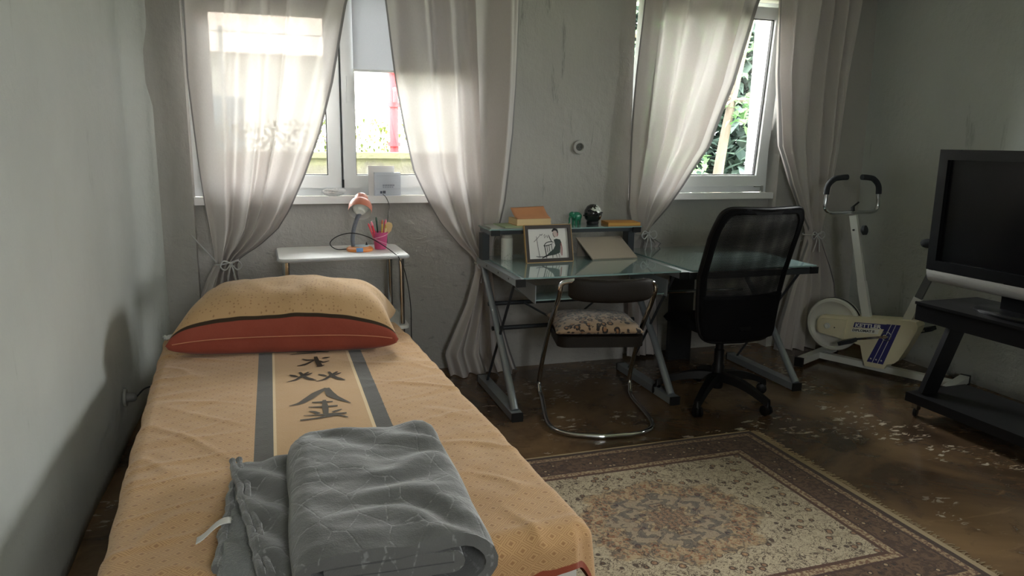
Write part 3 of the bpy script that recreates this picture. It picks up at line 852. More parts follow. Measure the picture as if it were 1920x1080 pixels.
SW = [(0.014, 0.020, 0.022), (0.006, 0.020, 0.012, 0.014, 0.020, 0.006), (0.006, 0.020, 0.010), (0.010, 0.016, 0.005), (0.016, 0.016, 0.004)]
Tp = [[(0.0703, 3.2056), (0.1278, 3.199), (0.202, 3.1744)], [(0.0437, 3.1776), (0.0981, 3.1804), (0.1497, 3.1752)]]
TW = [(0.006, 0.018, 0.010), (0.006, 0.012, 0.008)]
M_INK = mat('grey_print', lin(92, 84, 74), 0.9, var=0.12, vs=60)
M_INK2 = mat('dark_print', lin(66, 56, 46), 0.9, var=0.12, vs=60)
inv = Matrix.Rotation(-BED_RZ, 3, 'Z')
def loc2(p):
    q = inv @ (Vector((p[0], p[1], 0)) - BFOOT)
    return (q.x, q.y)
for strokes, ws, mk in ((J, JW, M_INK), (Hs, HW, M_INK2), (H2, HW, M_INK2), (Sh, SW, M_INK2), (Tp, TW, M_INK2)):
    b = MB()
    for s, w in zip(strokes, ws):
        b.ribbon([loc2(p) for p in s], list(w), lambda x, y: bed_top(x, y) + 0.0022, 6)
    b.build('printed_character', mk, spread, recalc=False)

# ------------------------------------------------------------------ pillow
def pillow_material():
    m, p = begin('tan_and_red_pillowcase')
    u, v, _ = sep(coord('UV')); c = coord()
    base = cmix(nz(c, 5, 4), lin(188, 150, 108), lin(204, 170, 128))
    dt = vor(comb(u * 58.0, v * 38.0), 1.0, rnd=0.5)
    base = cmix((1 - sstep(dt, 0.20, 0.28)) * 0.45 * (1 - sstep(v, 0.5, 0.75)), base, lin(120, 76, 46))
    red = cmix(nz(c, 12, 4), lin(140, 66, 52), lin(160, 84, 68))
    wob = v + 0.003 * fsin(u * 9.0)
    col = cmix(1 - sstep(wob, 0.040, 0.043), base, lin(62, 50, 38))
    col = cmix(1 - sstep(wob, 0.026, 0.029), col, red)
    _in(p.inputs['Base Color'], col)
    p.inputs['Roughness'].default_value = 0.9; p.inputs['Sheen Weight'].default_value = 0.2
    p.inputs['Specular IOR Level'].default_value = 0.15
    _in(p.inputs['Normal'], bump(nz(c, 160, 3) * 0.4 + nz(c, 24, 4), 0.28, 0.004))
    return m
def puff(name, W, D, H, material, parent, seed, zbase, low=0.42, pinch=0.06, uvflip=False, n=64, wr=0.012, sag=0.0, flat=2.6):
    """stuffed cushion: two bulged sheets meeting in a seam"""
    def shape(s, t, side):
        a, c = 2 * s - 1, 2 * t - 1
        x = a * W / 2 * (1 - pinch * (1 - abs(a)) * 0 - pinch * (1 - c * c) * abs(a) ** 2)
        y = c * D / 2 * (1 - pinch * (1 - a * a) * abs(c) ** 2)
        f = (max(0, 1 - abs(a) ** flat) ** 0.55) * (max(0, 1 - abs(c) ** 2.6) ** 0.5)
        e = noise.noise(Vector((x * 5, y * 5, seed))) * wr + noise.noise(Vector((x * 14, y * 9, seed + 4))) * wr * 0.35
        # radiating creases at the ends
        e += wr * 0.8 * sin(c * 9 + 3 * noise.noise(Vector((c * 2, seed, a)))) * max(0, abs(a) - 0.72) / 0.28 * (1 - abs(c) ** 2)
        zs = H * low - sag * (a * a) * H - 0.25 * H * low * (abs(a) * abs(c)) ** 4
        if side > 0: z = zs + (H * (1 - low) + e) * f + sag * (a * a) * H * f * 0.6
        else: z = max(0.0, zs - H * low * 1.25 * f ** 0.6)
        return Vector((x, y, zbase + max(z, 0.0)))
    b = MB()
    b.grid(n, n, lambda s, t: shape(s, t, 1), lambda s, t: (s, t))
    b.grid(n, n, lambda s, t: shape(s, t, -1), lambda s, t: (s, t * 0.75 - 0.02))
    bmesh.ops.remove_doubles(b.bm, verts=b.bm.verts, dist=0.0006)
    return b.build(name, material, parent, ang=180)
pil = thing('pillow', 'large tan pillow with a brick red edge at the bed head', 'pillow', (0.062, 3.43, BZ + 0.006), radians(-8))
puff('pillow_case', 0.95, 0.56, 0.285, pillow_material(), pil, 3.0, 0.0, low=0.30, pinch=0.10, n=110, wr=0.020, flat=4.0)
M_PIPE = mat('pale_piping', lin(196, 130, 100), 0.8)
b = MB()
pts = []
for k in range(41):
    a = -0.94 + 1.88 * k / 40
    pts.append((a * 0.475, -0.28 * (1 - 0.10 * (1 - a * a)) - 0.0035, 0.285 * 0.30 * (1 - 0.25 * abs(a) ** 4) + 0.002))
b.tube(pts, 0.0022, 6); b.build('seam_piping', M_PIPE, pil)

# ------------------------------------------------------------------ folded grey blanket
def blanket_material(name, dark, light, fluffy):
    m, p = begin(name); c = coord()
    col = cmix(nz(c, 9, 4), dark, light)
    if fluffy:
        f = nz(c, 150, 4, 0.7)
        col = cmix(f * 0.6, col, lin(150, 152, 150))
        h = f * 1.6 + nz(c, 60, 3)
        _in(p.inputs['Normal'], bump(h, 0.8, 0.006))
    else:
        x, y, z = sep(c)
        e = vor(scaled(c, (1.5, 1, 0.4)), 10.0, 'DISTANCE_TO_EDGE')
        dash = sstep(nz(c, 60, 2), 0.46, 0.60)
        ln_ = (1 - sstep(e, 0.010, 0.026)) * dash
        col = cmix(ln_ * 0.38, col, lin(170, 172, 170))
        _in(p.inputs['Normal'], bump(nz(c, 300, 3) * 0.5 + nz(c, 30, 4) * 1.4 + sstep(e, 0.0, 0.05) * 0.25, 0.45, 0.005))
    _in(p.inputs['Base Color'], col)
    p.inputs['Roughness'].default_value = 0.85
    p.inputs['Sheen Weight'].default_value = 0.6; p.inputs['Sheen Roughness'].default_value = 0.4
    p.inputs['Specular IOR Level'].default_value = 0.1
    return m
M_BLK = blanket_material('grey_plush', lin(92, 92, 91), lin(112, 112, 110), False)
M_SHERPA = blanket_material('grey_sherpa', lin(100, 102, 100), lin(122, 124, 122), True)
bl = thing('folded_blanket', 'thick grey plush blanket folded on the foot of the bed', 'blanket', (0.195, 1.315, BZ + 0.012), radians(-1.0))
def layer_path(pts, n=6):
    return [Vector((p[0], 0, p[1])) for p in pts]
def sheet_section(center, th):
    """closed outline around a centre line in xz"""
    P = [Vector((x, z)) for x, z in center]; L1, L2 = [], []
    for i, p in enumerate(P):
        t = P[min(i + 1, len(P) - 1)] - P[max(i - 1, 0)]; t.normalize(); q = Vector((-t.y, t.x)) * th / 2
        L1.append(p + q); L2.append(p - q)
    t = (P[-1] - P[-2]).normalized(); e1 = [P[-1] + Vector((t.x * cos(a) - t.y * sin(a), t.y * cos(a) + t.x * sin(a))) * th / 2 for a in (pi / 4, 0, -pi / 4)]
    t = (P[0] - P[1]).normalized(); e0 = [P[0] + Vector((t.x * cos(a) - t.y * sin(a), t.y * cos(a) + t.x * sin(a))) * th / 2 for a in (pi / 4, 0, -pi / 4)]
    return L1 + e1 + L2[::-1] + e0
def arc(cx, cz, r, a0, a1, n=9, sx=1.0): return [(cx + sx * r * cos(a0 + (a1 - a0) * k / n), cz + r * sin(a0 + (a1 - a0) * k / n)) for k in range(n + 1)]
def line(x0, x1, z, n=26): return [(x0 + (x1 - x0) * k / n, z) for k in range(n + 1)]
TH = 0.026
# outer layer: starts under the stack, turns up on the right, over the top, round the left edge and back in
outer = line(-0.10, 0.140, 0.014) + arc(0.140, 0.0675, 0.0535, -pi / 2, pi / 2)[1:] + line(0.135, -0.140, 0.121)[1:] + arc(-0.140, 0.083, 0.038, pi / 2, 3 * pi / 2)[1:] + line(-0.135, 0.05, 0.045)[1:]
inner = line(0.110, -0.125, 0.097)[::-1][:1] + line(-0.125, 0.112, 0.095)[1:] + arc(0.112, 0.0825, 0.0125, pi / 2, -pi / 2, 6)[1:] + line(0.108, -0.11, 0.070)[1:]
BLEN = 0.70
def extrude_section(sec, name, seed, parent, material, y0, y1, ny=64, mesh_n=None):
    b = MB(); rings = []
    def mp(p, y):
        t = (y - y0) / (y1 - y0)
        hgt = p.y / 0.134
        # the far end of the stack slumps and rounds down to the bed
        e = max(0.0, (t - 0.86) / 0.14); zs = 1 - 0.45 * e * e
        f0 = max(0.0, (0.05 - t) / 0.05); zs *= 1 - 0.05 * f0
        wf = 1.0 + 0.035 * sin(2.2 * t + 0.4)
        x = p.x * wf * (1 - 0.08 * e) + 0.010 * noise.noise(Vector((t * 4, seed, hgt)))
        w = 0.0
        if hgt > 0.78:
            w = 0.026 * sin(25 * t + 16 * p.x + 6.0 * noise.noise(Vector((p.x * 5, t * 3, seed)))) * (0.45 + 0.6 * noise.noise(Vector((p.x * 4, t * 3, 3)))) + 0.007 * noise.noise(Vector((p.x * 14, t * 17, seed)))
        z = p.y * zs + w * (hgt - 0.5)
        yy = y + 0.012 * noise.noise(Vector((p.x * 7, p.y * 20, seed))) * (1 if t > 0.98 or t < 0.02 else 0.3)
        return Vector((x, yy, max(z, 0.001)))
    for j in range(ny):
        y = y0 + (y1 - y0) * j / (ny - 1)
        rings.append([b.bm.verts.new(mp(p, y)) for p in sec])
    n = len(sec)
    for j in range(ny - 1):
        for k in range(n): b.bm.faces.new((rings[j][k], rings[j][(k + 1) % n], rings[j + 1][(k + 1) % n], rings[j + 1][k]))
    # end caps as strips across the sheet thickness
    m_ = (n - 6) // 2
    for ring in (rings[0], rings[-1]):
        L2 = lambda i: ring[m_ + 3 + (m_ - 1 - i)]
        for i in range(m_ - 1): b.bm.faces.new((ring[i], ring[i + 1], L2(i + 1), L2(i)))
        b.bm.faces.new([ring[m_ - 1]] + ring[m_:m_ + 3] + [L2(m_ - 1)])
        b.bm.faces.new([L2(0)] + ring[2 * m_ + 3:] + [ring[0]])
    return b.build(name, material, parent, ang=70)
extrude_section(sheet_section(outer, TH), 'blanket_layer', 2.0, bl, M_BLK, 0.0, BLEN, 90)
extrude_section(sheet_section(inner, 0.022), 'blanket_layer', 5.0, bl, M_BLK, -0.004, BLEN - 0.03, 40)
def slab(name, corners, th, material, parent, seed, n=36, wr=0.008, z0=0.0, zf=None):
    """soft sheet over four corners (left-front, right-front, right-back, left-back)"""
    c = [Vector(p) for p in corners]
    def xy(s, t):
        p = c[0] * (1 - s) * (1 - t) + c[1] * s * (1 - t) + c[2] * s * t + c[3] * (1 - s) * t
        return p + Vector((noise.noise(Vector((t * 5, seed, s))) * 0.012, noise.noise(Vector((s * 5, seed + 2, t))) * 0.012))
    def top(s, t):
        p = xy(s, t); ed = min(s, 1 - s, t, 1 - t)
        k = sqrt(max(0, 1 - (1 - min(1, ed / 0.07)) ** 2))
        z = z0 + th * (0.25 + 0.75 * k) + wr * k * noise.noise(Vector((p.x * 16, p.y * 16, seed))) + wr * 0.9 * k * sin(t * 20 + 7 * s + seed)
        if zf: z += zf(s, t)
        return Vector((p.x, p.y, z))
    def bot(s, t):
        p = xy(s, t); return Vector((p.x, p.y, z0 + (zf(s, t) if zf else 0)))
    b = MB(); b.grid(n, n, top); b.grid(n, n, bot)
    # side walls
    for f in (lambda q: (q, 0), lambda q: (1, q), lambda q: (1 - q, 1), lambda q: (0, 1 - q)):
        b.grid(n, 2, lambda u, v, f=f: (bot if v < 0.5 else top)(*f(u)))
    bmesh.ops.remove_doubles(b.bm, verts=b.bm.verts, dist=0.0004)
    return b.build(name, material, parent, ang=75)
O2 = Vector((0.195, 1.315))
def bp(x, y): return Vector((x, y)) - O2
slab('fold', [bp(-0.150, 1.50), bp(0.06, 1.42), bp(0.06, 1.93), bp(-0.135, 1.93)], 0.030, M_SHERPA, bl, 4.0, wr=0.006, z0=0.002)
up = slab('fold', [bp(-0.060, 1.40), bp(0.06, 1.36), bp(0.06, 1.985), bp(-0.150, 1.985)], 0.026, M_BLK, bl, 9.0, wr=0.008, z0=0.034)
# stitched double hem on the edge of the upper fold
b = MB()
pa, pb = bp(-0.055, 1.40), bp(-0.146, 1.98)
hp = [(pa.x + (pb.x - pa.x) * k / 30 + 0.008 * noise.noise(Vector((k * 0.25, 9.0, 0))), pa.y + (pb.y - pa.y) * k / 30, 0.054 + 0.006 * noise.noise(Vector((k * 0.35, 1.0, 4)))) for k in range(31)]
b.tube(hp, lambda i: 0.0085 + 0.0016 * sin(i * 2.1), 8); b.tube([(x + 0.017, y, z + 0.001) for x, y, z in hp], lambda i: 0.008 + 0.0016 * sin(i * 2.3 + 1), 8)
b.build('hem', M_BLK, bl)
b = MB()
pa, pb = bp(-0.148, 1.51), bp(-0.138, 1.92)
hp = [(pa.x + (pb.x - pa.x) * k / 24 + 0.008 * noise.noise(Vector((k * 0.3, 2.0, 0))), pa.y + (pb.y - pa.y) * k / 24, 0.020 + 0.004 * noise.noise(Vector((k * 0.35, 6.0, 4)))) for k in range(25)]
b.tube(hp, lambda i: 0.012 + 0.002 * sin(i * 1.7), 8); b.build('hem', M_BLK, bl)
b = MB()
tp = bp(-0.150, 1.665)
b.grid(10, 6, lambda u, v: Vector((tp.x + 0.02 - 0.075 * u, tp.y + 0.03 * v - 0.018 * u, 0.040 + 0.008 * sin(5 * u) - 0.024 * u)))
b.build('care_tag', mat('white_satin_tag', lin(216, 214, 210), 0.5), bl, solid=0.0012, ang=180)

# ================================================================== SIDE TABLE AND WHAT STANDS ON IT
M_TABLE = mat('white_melamine', lin(244, 244, 244), 0.5, var=0.02)
M_EDGE = mat('grey_table_edge', lin(176, 178, 182), 0.4)
M_CHROME = mat('chrome', lin(206, 208, 210), 0.10, 1.0, var=0.04)
TZ = 0.82
st = thing('side_table', 'narrow white side table on chrome legs behind the bed head', 'table', (0.335, 3.958, 0), radians(1.0))
TW_, TD_ = 0.64, 0.43
def round_rect(w, d, r, n=5):
    pts = []
    for cx, cy, a0 in ((w / 2 - r, d / 2 - r, 0), (-w / 2 + r, d / 2 - r, pi / 2), (-w / 2 + r, -d / 2 + r, pi), (w / 2 - r, -d / 2 + r, 3 * pi / 2)):
        pts += [(cx + r * cos(a0 + pi / 2 * k / n), cy + r * sin(a0 + pi / 2 * k / n)) for k in range(n + 1)]
    return pts
b = MB(); b.prism(round_rect(TW_, TD_, 0.035), 0.016, Matrix.Translation((0, 0, TZ - 0.016))); top_ = b.build('table_top', M_TABLE, st, bevel=0.0015)
b = MB(); b.tube([(x * 1.002, y * 1.002, TZ - 0.010) for x, y in round_rect(TW_, TD_, 0.035)], 0.0085, 8, closed=True); b.build('edge_band', M_EDGE, top_)
b = MB(); b.prism(round_rect(TW_, TD_, 0.035), 0.016, Matrix.Translation((0, 0, 0.43))); b.build('shelf', M_TABLE, st, bevel=0.0015)
for sx in (-1, 1):
    for sy in (-1, 1):
        b = MB(); b.tube([(sx * (TW_ / 2 - 0.035), sy * (TD_ / 2 - 0.035), 0.0), (sx * (TW_ / 2 - 0.035), sy * (TD_ / 2 - 0.035), TZ - 0.016)], 0.0145, 14)
        lg = b.build('leg', M_CHROME, st)
b = MB(); b.lathe([(0, 0), (0.006, 0), (0.006, 0.0012), (0, 0.0015)], 12, Matrix.Translation((TW_ / 2 - 0.05, -TD_ / 2 + 0.05, TZ))); b.build('screw_cap', M_CHROME, st)

# desk lamp
M_SALMON = mat('salmon_lamp_plastic', lin(214, 132, 110), 0.4, var=0.06)
M_ORANGE = mat('orange_lamp_plastic', lin(236, 150, 82), 0.4, var=0.05)
M_BLUE = mat('blue_lamp_plastic', lin(112, 158, 214), 0.4)
M_PALEB = mat('pale_blue_plastic', lin(196, 214, 226), 0.35)
M_NECK = mat('grey_gooseneck', lin(118, 122, 132), 0.5, 0.3, bmp=0.8, bs=220)
M_SHADE_IN = mat('white_reflector', lin(226, 224, 222), 0.35)
M_BULB = mat('frosted_bulb_glass', lin(232, 236, 232), 0.25)
M_BLACK = mat('black_plastic', lin(26, 27, 29), 0.42, var=0.2)
lp = thing('desk_lamp', 'small salmon desk lamp with grey gooseneck and orange base', 'lamp', (0.432, 3.955, TZ))
b = MB(); b.lathe([(0, 0.0), (0.066, 0.0), (0.070, 0.006), (0.069, 0.014), (0.060, 0.021), (0.02, 0.024), (0, 0.024)], 36); bs_ = b.build('base', M_ORANGE, lp)
b = MB(); b.lathe([(0, 0.024), (0.040, 0.0235), (0.040, 0.028), (0, 0.030)], 28, Matrix.Translation((0.008, 0.004, 0))); b.build('base_plate', M_PALEB, bs_)
b = MB(); b.box((-0.008, -0.062, 0.0125), (0.034, 0.016, 0.020)); b.build('blue_inlay', M_BLUE, bs_, bevel=0.004)
b = MB(); b.box((0.036, 0.006, 0.034), (0.012, 0.016, 0.018), taper=0.45); b.build('switch', M_BLACK, bs_, bevel=0.002)
neck = catmull([(-0.034, 0.0, 0.022), (-0.036, 0.002, 0.07), (-0.026, 0.004, 0.125), (-0.010, 0.004, 0.170), (0.008, 0.004, 0.200)], 8)
b = MB(); b.tube(neck, lambda i: 0.0105 + (0.0007 if i % 2 else 0), 12); b.build('gooseneck', M_NECK, lp)
ax = Vector((-0.16, -0.66, -0.62)).normalized()                    # direction the lamp looks
zax = -ax; xa_ = zax.cross(Vector((0, 0, 1))).normalized(); ya_ = zax.cross(xa_)
SM = Matrix(((xa_.x, ya_.x, zax.x, 0.004), (xa_.y, ya_.y, zax.y, -0.012), (xa_.z, ya_.z, zax.z, 0.206), (0, 0, 0, 1)))
b = MB(); b.lathe([(0.060, 0.0), (0.0615, 0.008), (0.061, 0.040), (0.053, 0.060), (0.037, 0.064), (0.0355, 0.100), (0.028, 0.114), (0.0, 0.117)], 40, SM)
sh = b.build('lamp_shade', M_SALMON, lp)
b = MB(); b.lathe([(0.060, 0.0), (0.0585, 0.008), (0.052, 0.050), (0.03, 0.058), (0, 0.058)], 40, SM); b.build('reflector', M_SHADE_IN, sh)
b = MB(); b.lathe([(0, -0.004), (0.022, -0.002), (0.037, 0.012), (0.040, 0.026), (0.034, 0.042), (0.018, 0.056), (0, 0.058)], 28, SM); b.build('bulb', M_BULB, sh)
b = MB(); b.tube(catmull([(-0.060, 0.03, 0.006), (-0.12, 0.02, 0.008), (-0.155, -0.02, 0.045), (-0.12, -0.05, 0.085), (-0.05, -0.06, 0.102), (0.02, -0.075, 0.088), (0.085, -0.10, 0.055), (0.150, -0.170, 0.010), (0.176, -0.228, -0.020), (0.205, -0.236, -0.11), (0.225, -0.240, -0.26), (0.228, -0.236, -0.42), (0.25, -0.18, -0.62), (0.34, 0.04, -0.79), (0.46, 0.16, -0.812)], 10), 0.0026, 7)
b.build('power_cord', M_BLACK, lp)

# pen cup and its pens
M_PINK = mat('magenta_plastic_cup', lin(202, 84, 132), 0.35, var=0.10)
CUPL = (0.545, 3.985, TZ)
cup = thing('pen_cup', 'magenta plastic pen cup with pale bands on the white table', 'cup', CUPL)
b = MB(); b.lathe([(0, 0.003), (0.031, 0.003), (0.040, 0.088), (0.0425, 0.090), (0.0425, 0.094), (0.0395, 0.094), (0.0375, 0.088), (0.0285, 0.006), (0, 0.006)], 30); b.build('cup_body', M_PINK, cup)
M_PALEP = mat('pale_pink_band', lin(232, 176, 198), 0.4)
for k, (z0, tl) in enumerate(((0.072, 0.012), (0.045, -0.016))):
    b = MB(); b.tube([((0.0335 + 0.085 * (z0 - 0.0)) * 1.0 * cos(a), (0.0335 + 0.085 * z0) * sin(a), z0 + tl * cos(a)) for a in [2 * pi * q / 30 for q in range(30)]], 0.0016, 6, closed=True); b.build('band', M_PALEP, cup)
def pen(label, colr, x, y, lx, ly, ln, r, tip=None, name='pen', cat='pen'):
    t = thing(name, label, cat, (CUPL[0] + x, CUPL[1] + y, TZ + 0.008), group='pens in the magenta cup')
    d = Vector((lx, ly, 1)).normalized()
    b = MB(); b.tube([(0, 0, 0), d * ln * 0.86], r, 10); b.build('barrel', colr, t)
    b = MB(); b.tube([d * ln * 0.86, d * ln * 0.93, d * ln], lambda i: r * (1.18, 1.1, 0.55)[i], 10); b.build('cap', tip or colr, t)
pen('red pen leaning left out of the magenta cup, thicker one', mat('red_pen', lin(226, 62, 84), 0.35), -0.012, -0.010, -0.26, -0.10, 0.150, 0.0062, mat('pink_pen_cap', lin(240, 140, 160), 0.35))
pen('coral pen leaning left beside the thicker red pen', mat('coral_pen', lin(236, 96, 104), 0.35), -0.014, 0.004, -0.36, 0.05, 0.140, 0.0050)
pen('dark green pen standing upright at the back of the cup', mat('green_pen', lin(50, 92, 78), 0.35), -0.004, 0.018, -0.08, 0.02, 0.165, 0.0044)
pen('yellow pencil in the middle of the magenta cup', mat('yellow_pencil', lin(226, 190, 96), 0.45), 0.004, -0.004, 0.06, 0.03, 0.150, 0.0046, mat('pencil_tip', lin(200, 120, 90), 0.6))
pen('cream marker leaning right in the magenta cup', mat('cream_marker', lin(232, 212, 160), 0.45), 0.012, -0.008, 0.14, -0.10, 0.128, 0.0056, mat('gold_cap', lin(206, 170, 92), 0.4))
pen('pink marker with rounded top at the back right of the cup', mat('pink_marker', lin(226, 112, 140), 0.4), 0.010, 0.012, 0.16, 0.04, 0.152, 0.0058)
t = thing('wooden_spatula', 'flat tan wooden stick with a broad end in the cup', 'stick', (CUPL[0] + 0.016, CUPL[1] + 0.002, TZ + 0.008), group='pens in the magenta cup')
Mr = Matrix.Rotation(radians(14), 4, 'Y') @ Matrix(((1, 0, 0, 0), (0, 0, -1, 0), (0, 1, 0, 0), (0, 0, 0, 1)))
b = MB(); b.prism([(-0.005, 0), (0.005, 0), (0.006, 0.075), (0.020, 0.098), (0.021, 0.128), (0.012, 0.140), (-0.010, 0.140), (-0.019, 0.128), (-0.018, 0.098), (-0.006, 0.075)], 0.004, Mr); b.build('stick_body', mat('tan_wood', lin(216, 184, 134), 0.6, bmp=0.3, bs=60), t, bevel=0.001)

# ------------------------------------------------------------------ things on the left window sill
SZ = 1.079
def stone_mat():
    m, p = begin('white_veined_stone'); c = coord()
    w = nz(scaled(c, (6, 6, 18)), 1.0, 5, 0.6, 2.0)
    _in(p.inputs['Base Color'], cmix(band(w, 0.46, 0.52, 0.02) * 0.5, lin(226, 228, 230), lin(170, 176, 180)))
    p.inputs['Roughness'].default_value = 0.4
    return m
t = thing('white_shell', 'smooth white oval shell lying on the left window sill', 'shell', (0.338, 4.345, SZ), radians(-12))
b = MB()
def shell(u, v):
    a = 2 * pi * u; ph_ = pi * v
    L_ = 0.066 * sin(ph_) ; k = cos(ph_)
    x = 0.066 * k * -1; rr = sin(ph_) ** 0.8
    z = 0.024 + rr * (0.024 * sin(a) if sin(a) > 0 else 0.024 * sin(a)) + 0.012 * (-k) * 0.3 + 0.006 * (k * k)
    return Vector((x, 0.030 * rr * cos(a), max(0.0, z)))
b.grid(28, 20, shell, closed_u=True); b.build('shell_body', stone_mat(), t, ang=180)
b = MB(); b.tube(catmull([(-0.062, -0.006, 0.036), (-0.03, -0.028, 0.040), (0.02, -0.031, 0.032), (0.058, -0.012, 0.026)], 6), 0.0022, 6); b.build('rim', M_SILL, t)
bx = thing('printed_box', 'white printed box standing on the left window sill', 'box', (0.640, 4.335, SZ), radians(4))
b = MB(); b.box((0, 0, 0.068), (0.150, 0.030, 0.136)); b.build('box_body', mat('pale_blue_white_card', lin(206, 214, 226), 0.5, var=0.03), bx, bevel=0.002)
M_PRINT = mat('grey_blue_print', lin(150, 160, 178), 0.6); M_PRINTD = mat('dark_print_block', lin(86, 94, 110), 0.6)
def plate(b, x0, x1, z0, z1, y=-0.0157): b.box(((x0 + x1) / 2, y, (z0 + z1) / 2), (x1 - x0, 0.0008, z1 - z0))
b = MB()
for q in range(7): plate(b, -0.030 + q * 0.010, -0.023 + q * 0.010, 0.058, 0.068)
for q in range(5): plate(b, -0.030 + q * 0.013, -0.021 + q * 0.013, 0.050, 0.055)
plate(b, -0.068, 0.070, 0.042, 0.0430); plate(b, -0.068, 0.070, 0.008, 0.0090); plate(b, -0.064, 0.064, 0.118, 0.1188)
b.build('printed_lines', M_PRINT, bx)
b = MB(); plate(b, -0.046, -0.034, 0.016, 0.030); plate(b, -0.031, -0.014, 0.016, 0.032); b.build('printed_block', M_PRINTD, bx)
b = MB(); b.tube(catmull([(-0.03, -0.017, 0.012), (-0.02, -0.05, -0.004), (-0.005, -0.065, -0.05), (-0.018, -0.09, -0.10), (-0.035, -0.14, -0.16), (-0.03, -0.10, -0.30), (-0.02, -0.05, -0.5), (0.0, -0.04, -0.8), (0.05, -0.05, -1.07)], 8), 0.0018, 6)
b.build('thin_cord', M_BLACK, bx)
t = thing('white_card', 'blank white card leaning on the glass behind the printed box', 'card', (0.610, 4.362, SZ))
b = MB(); b.box((0, 0, 0.086), (0.150, 0.004, 0.172), rot=Matrix.Rotation(radians(-1), 3, 'X')); b.build('card_sheet', mat('white_card', lin(244, 244, 244), 0.6, var=0.02), t)

# ------------------------------------------------------------------ wall sockets
M_SOCK = mat('white_socket_plastic', lin(176, 174, 170), 0.5)
t = thing('wall_socket', 'round white wall socket between the two windows', 'socket', (1.812, WY + 0.0, 1.372))
SR = Matrix.Rotation(radians(90), 4, 'X')
b = MB(); b.lathe([(0, 0.0), (0.041, 0.0), (0.043, 0.004), (0.040, 0.012), (0.026, 0.013), (0.0245, 0.004), (0, 0.003)], 32, SR); b.build('cover', M_SOCK, t)
b = MB(); b.lathe([(0, 0.0035), (0.0225, 0.0035), (0.0225, 0.0042), (0, 0.0042)], 24, SR); b.build('recess', mat('socket_recess', lin(84, 84, 80), 0.5), t)
for s in (-1, 1):
    b = MB(); b.lathe([(0, 0.004), (0.0032, 0.004), (0.0032, 0.0052), (0, 0.0052)], 10, Matrix.Translation((s * 0.0095, 0, 0)) @ SR); b.build('pin_hole', M_BLACK, t)
t = thing('wall_socket', 'dusty low wall socket with a grey plug beside the bed', 'socket', (LX + 0.002, 3.56, 0.24))
SRX = Matrix.Rotation(radians(90), 4, 'Y')
b = MB(); b.lathe([(0, 0), (0.040, 0), (0.042, 0.004), (0.039, 0.012), (0, 0.012)], 28, SRX); b.build('cover', mat('dirty_socket', lin(150, 148, 142), 0.6, var=0.2), t)
b = MB(); b.lathe([(0, 0.010), (0.021, 0.010), (0.019, 0.045), (0.012, 0.052), (0, 0.052)], 20, SRX); b.build('plug', mat('grey_plug', lin(120, 118, 114), 0.5), t)
b = MB(); b.tube(catmull([(0.050, 0, 0.0), (0.085, 0.03, 0.028), (0.120, 0.05, 0.018), (0.140, 0.06, -0.06), (0.145, 0.05, -0.20), (0.15, 0.03, -0.233)], 8), 0.0038, 8); b.build('cable', M_BLACK, t)

# ================================================================== DESKS
M_STEEL = mat('grey_painted_steel', lin(150, 157, 162), 0.38, 0.4, var=0.08)
M_DSTEEL = mat('dark_grey_steel', lin(72, 76, 80), 0.42, 0.5)
M_CAP = mat('black_end_cap', lin(20, 21, 22), 0.45)
def desk_glass():
    m, p = begin('frosted_green_glass'); c = coord()
    _in(p.inputs['Base Color'], cmix(nz(c, 2, 3), lin(142, 172, 170), lin(162, 190, 188)))
    p.inputs['Roughness'].default_value = 0.10
    p.inputs['IOR'].default_value = 1.5
    p.inputs['Transmission Weight'].default_value = 0.2
    p.inputs['Coat Weight'].default_value = 1.0; p.inputs['Coat Roughness'].default_value = 0.02; p.inputs['Coat IOR'].default_value = 1.6
    p.inputs['Specular IOR Level'].default_value = 0.6
    return m
M_DGLASS = desk_glass()
DZ = 0.74
def x_frame(parent, x, yf, yb, side):
    """foot bar, thick slanted leg, thin rod and top rail of one desk end; local y = depth"""
    b = MB(); b.box((x, (yf + yb) / 2 - 0.02, 0.026), (0.058, 0.66, 0.040)); b.build('foot', M_STEEL, parent, bevel=0.004)
    for yy in (-0.352, 0.312):
        b = MB(); b.box((x, (yf + yb) / 2 + yy, 0.024), (0.060, 0.010, 0.046)); b.build('end_cap', M_CAP, parent, bevel=0.002)
    ym = (yf + yb) / 2
    b = MB(); b.tube([(x, yf + 0.06, 0.046), (x, yf + 0.07 + (yb - yf) * 0.28, 0.30), (x, yb - 0.06, 0.705)], lambda i: (0.021, 0.020, 0.016)[i], 14); b.build('slanted_leg', M_STEEL, parent)
    b = MB(); b.tube([(x + 0.002, yb - 0.16, 0.046), (x + 0.002, yf + 0.10, 0.705)], 0.0075, 10); b.build('brace_rod', M_DSTEEL, parent)
    b = MB(); b.box((x, ym, 0.722), (0.046, yb - yf, 0.034)); r = b.build('desk_rail', M_STEEL, parent, bevel=0.006)
    b = MB(); b.box((x, yf - 0.004, 0.722), (0.050, 0.012, 0.038)); b.build('rail_cap', M_CAP, parent, bevel=0.002)
    for yy in (0.12, 0.30, 0.52):
        b = MB(); b.lathe([(0, 0), (0.005, 0), (0.005, 0.002), (0, 0.0025)], 10, Matrix.Translation((x - 0.0225, yf + yy, 0.724)) @ Matrix.Rotation(radians(-90), 4, 'Y')); b.build('rivet', M_CAP, parent)
D1 = Vector((1.135, 3.36, 0))
dk = thing('glass_desk', 'frosted glass desk with grey steel frame and a raised shelf', 'desk', D1)
DW, DD = 0.905, 0.735                       # frame to frame, depth
x_frame(dk, 0.0, 0.0, DD, -1)
x_frame(dk, DW, 0.0, DD, 1)
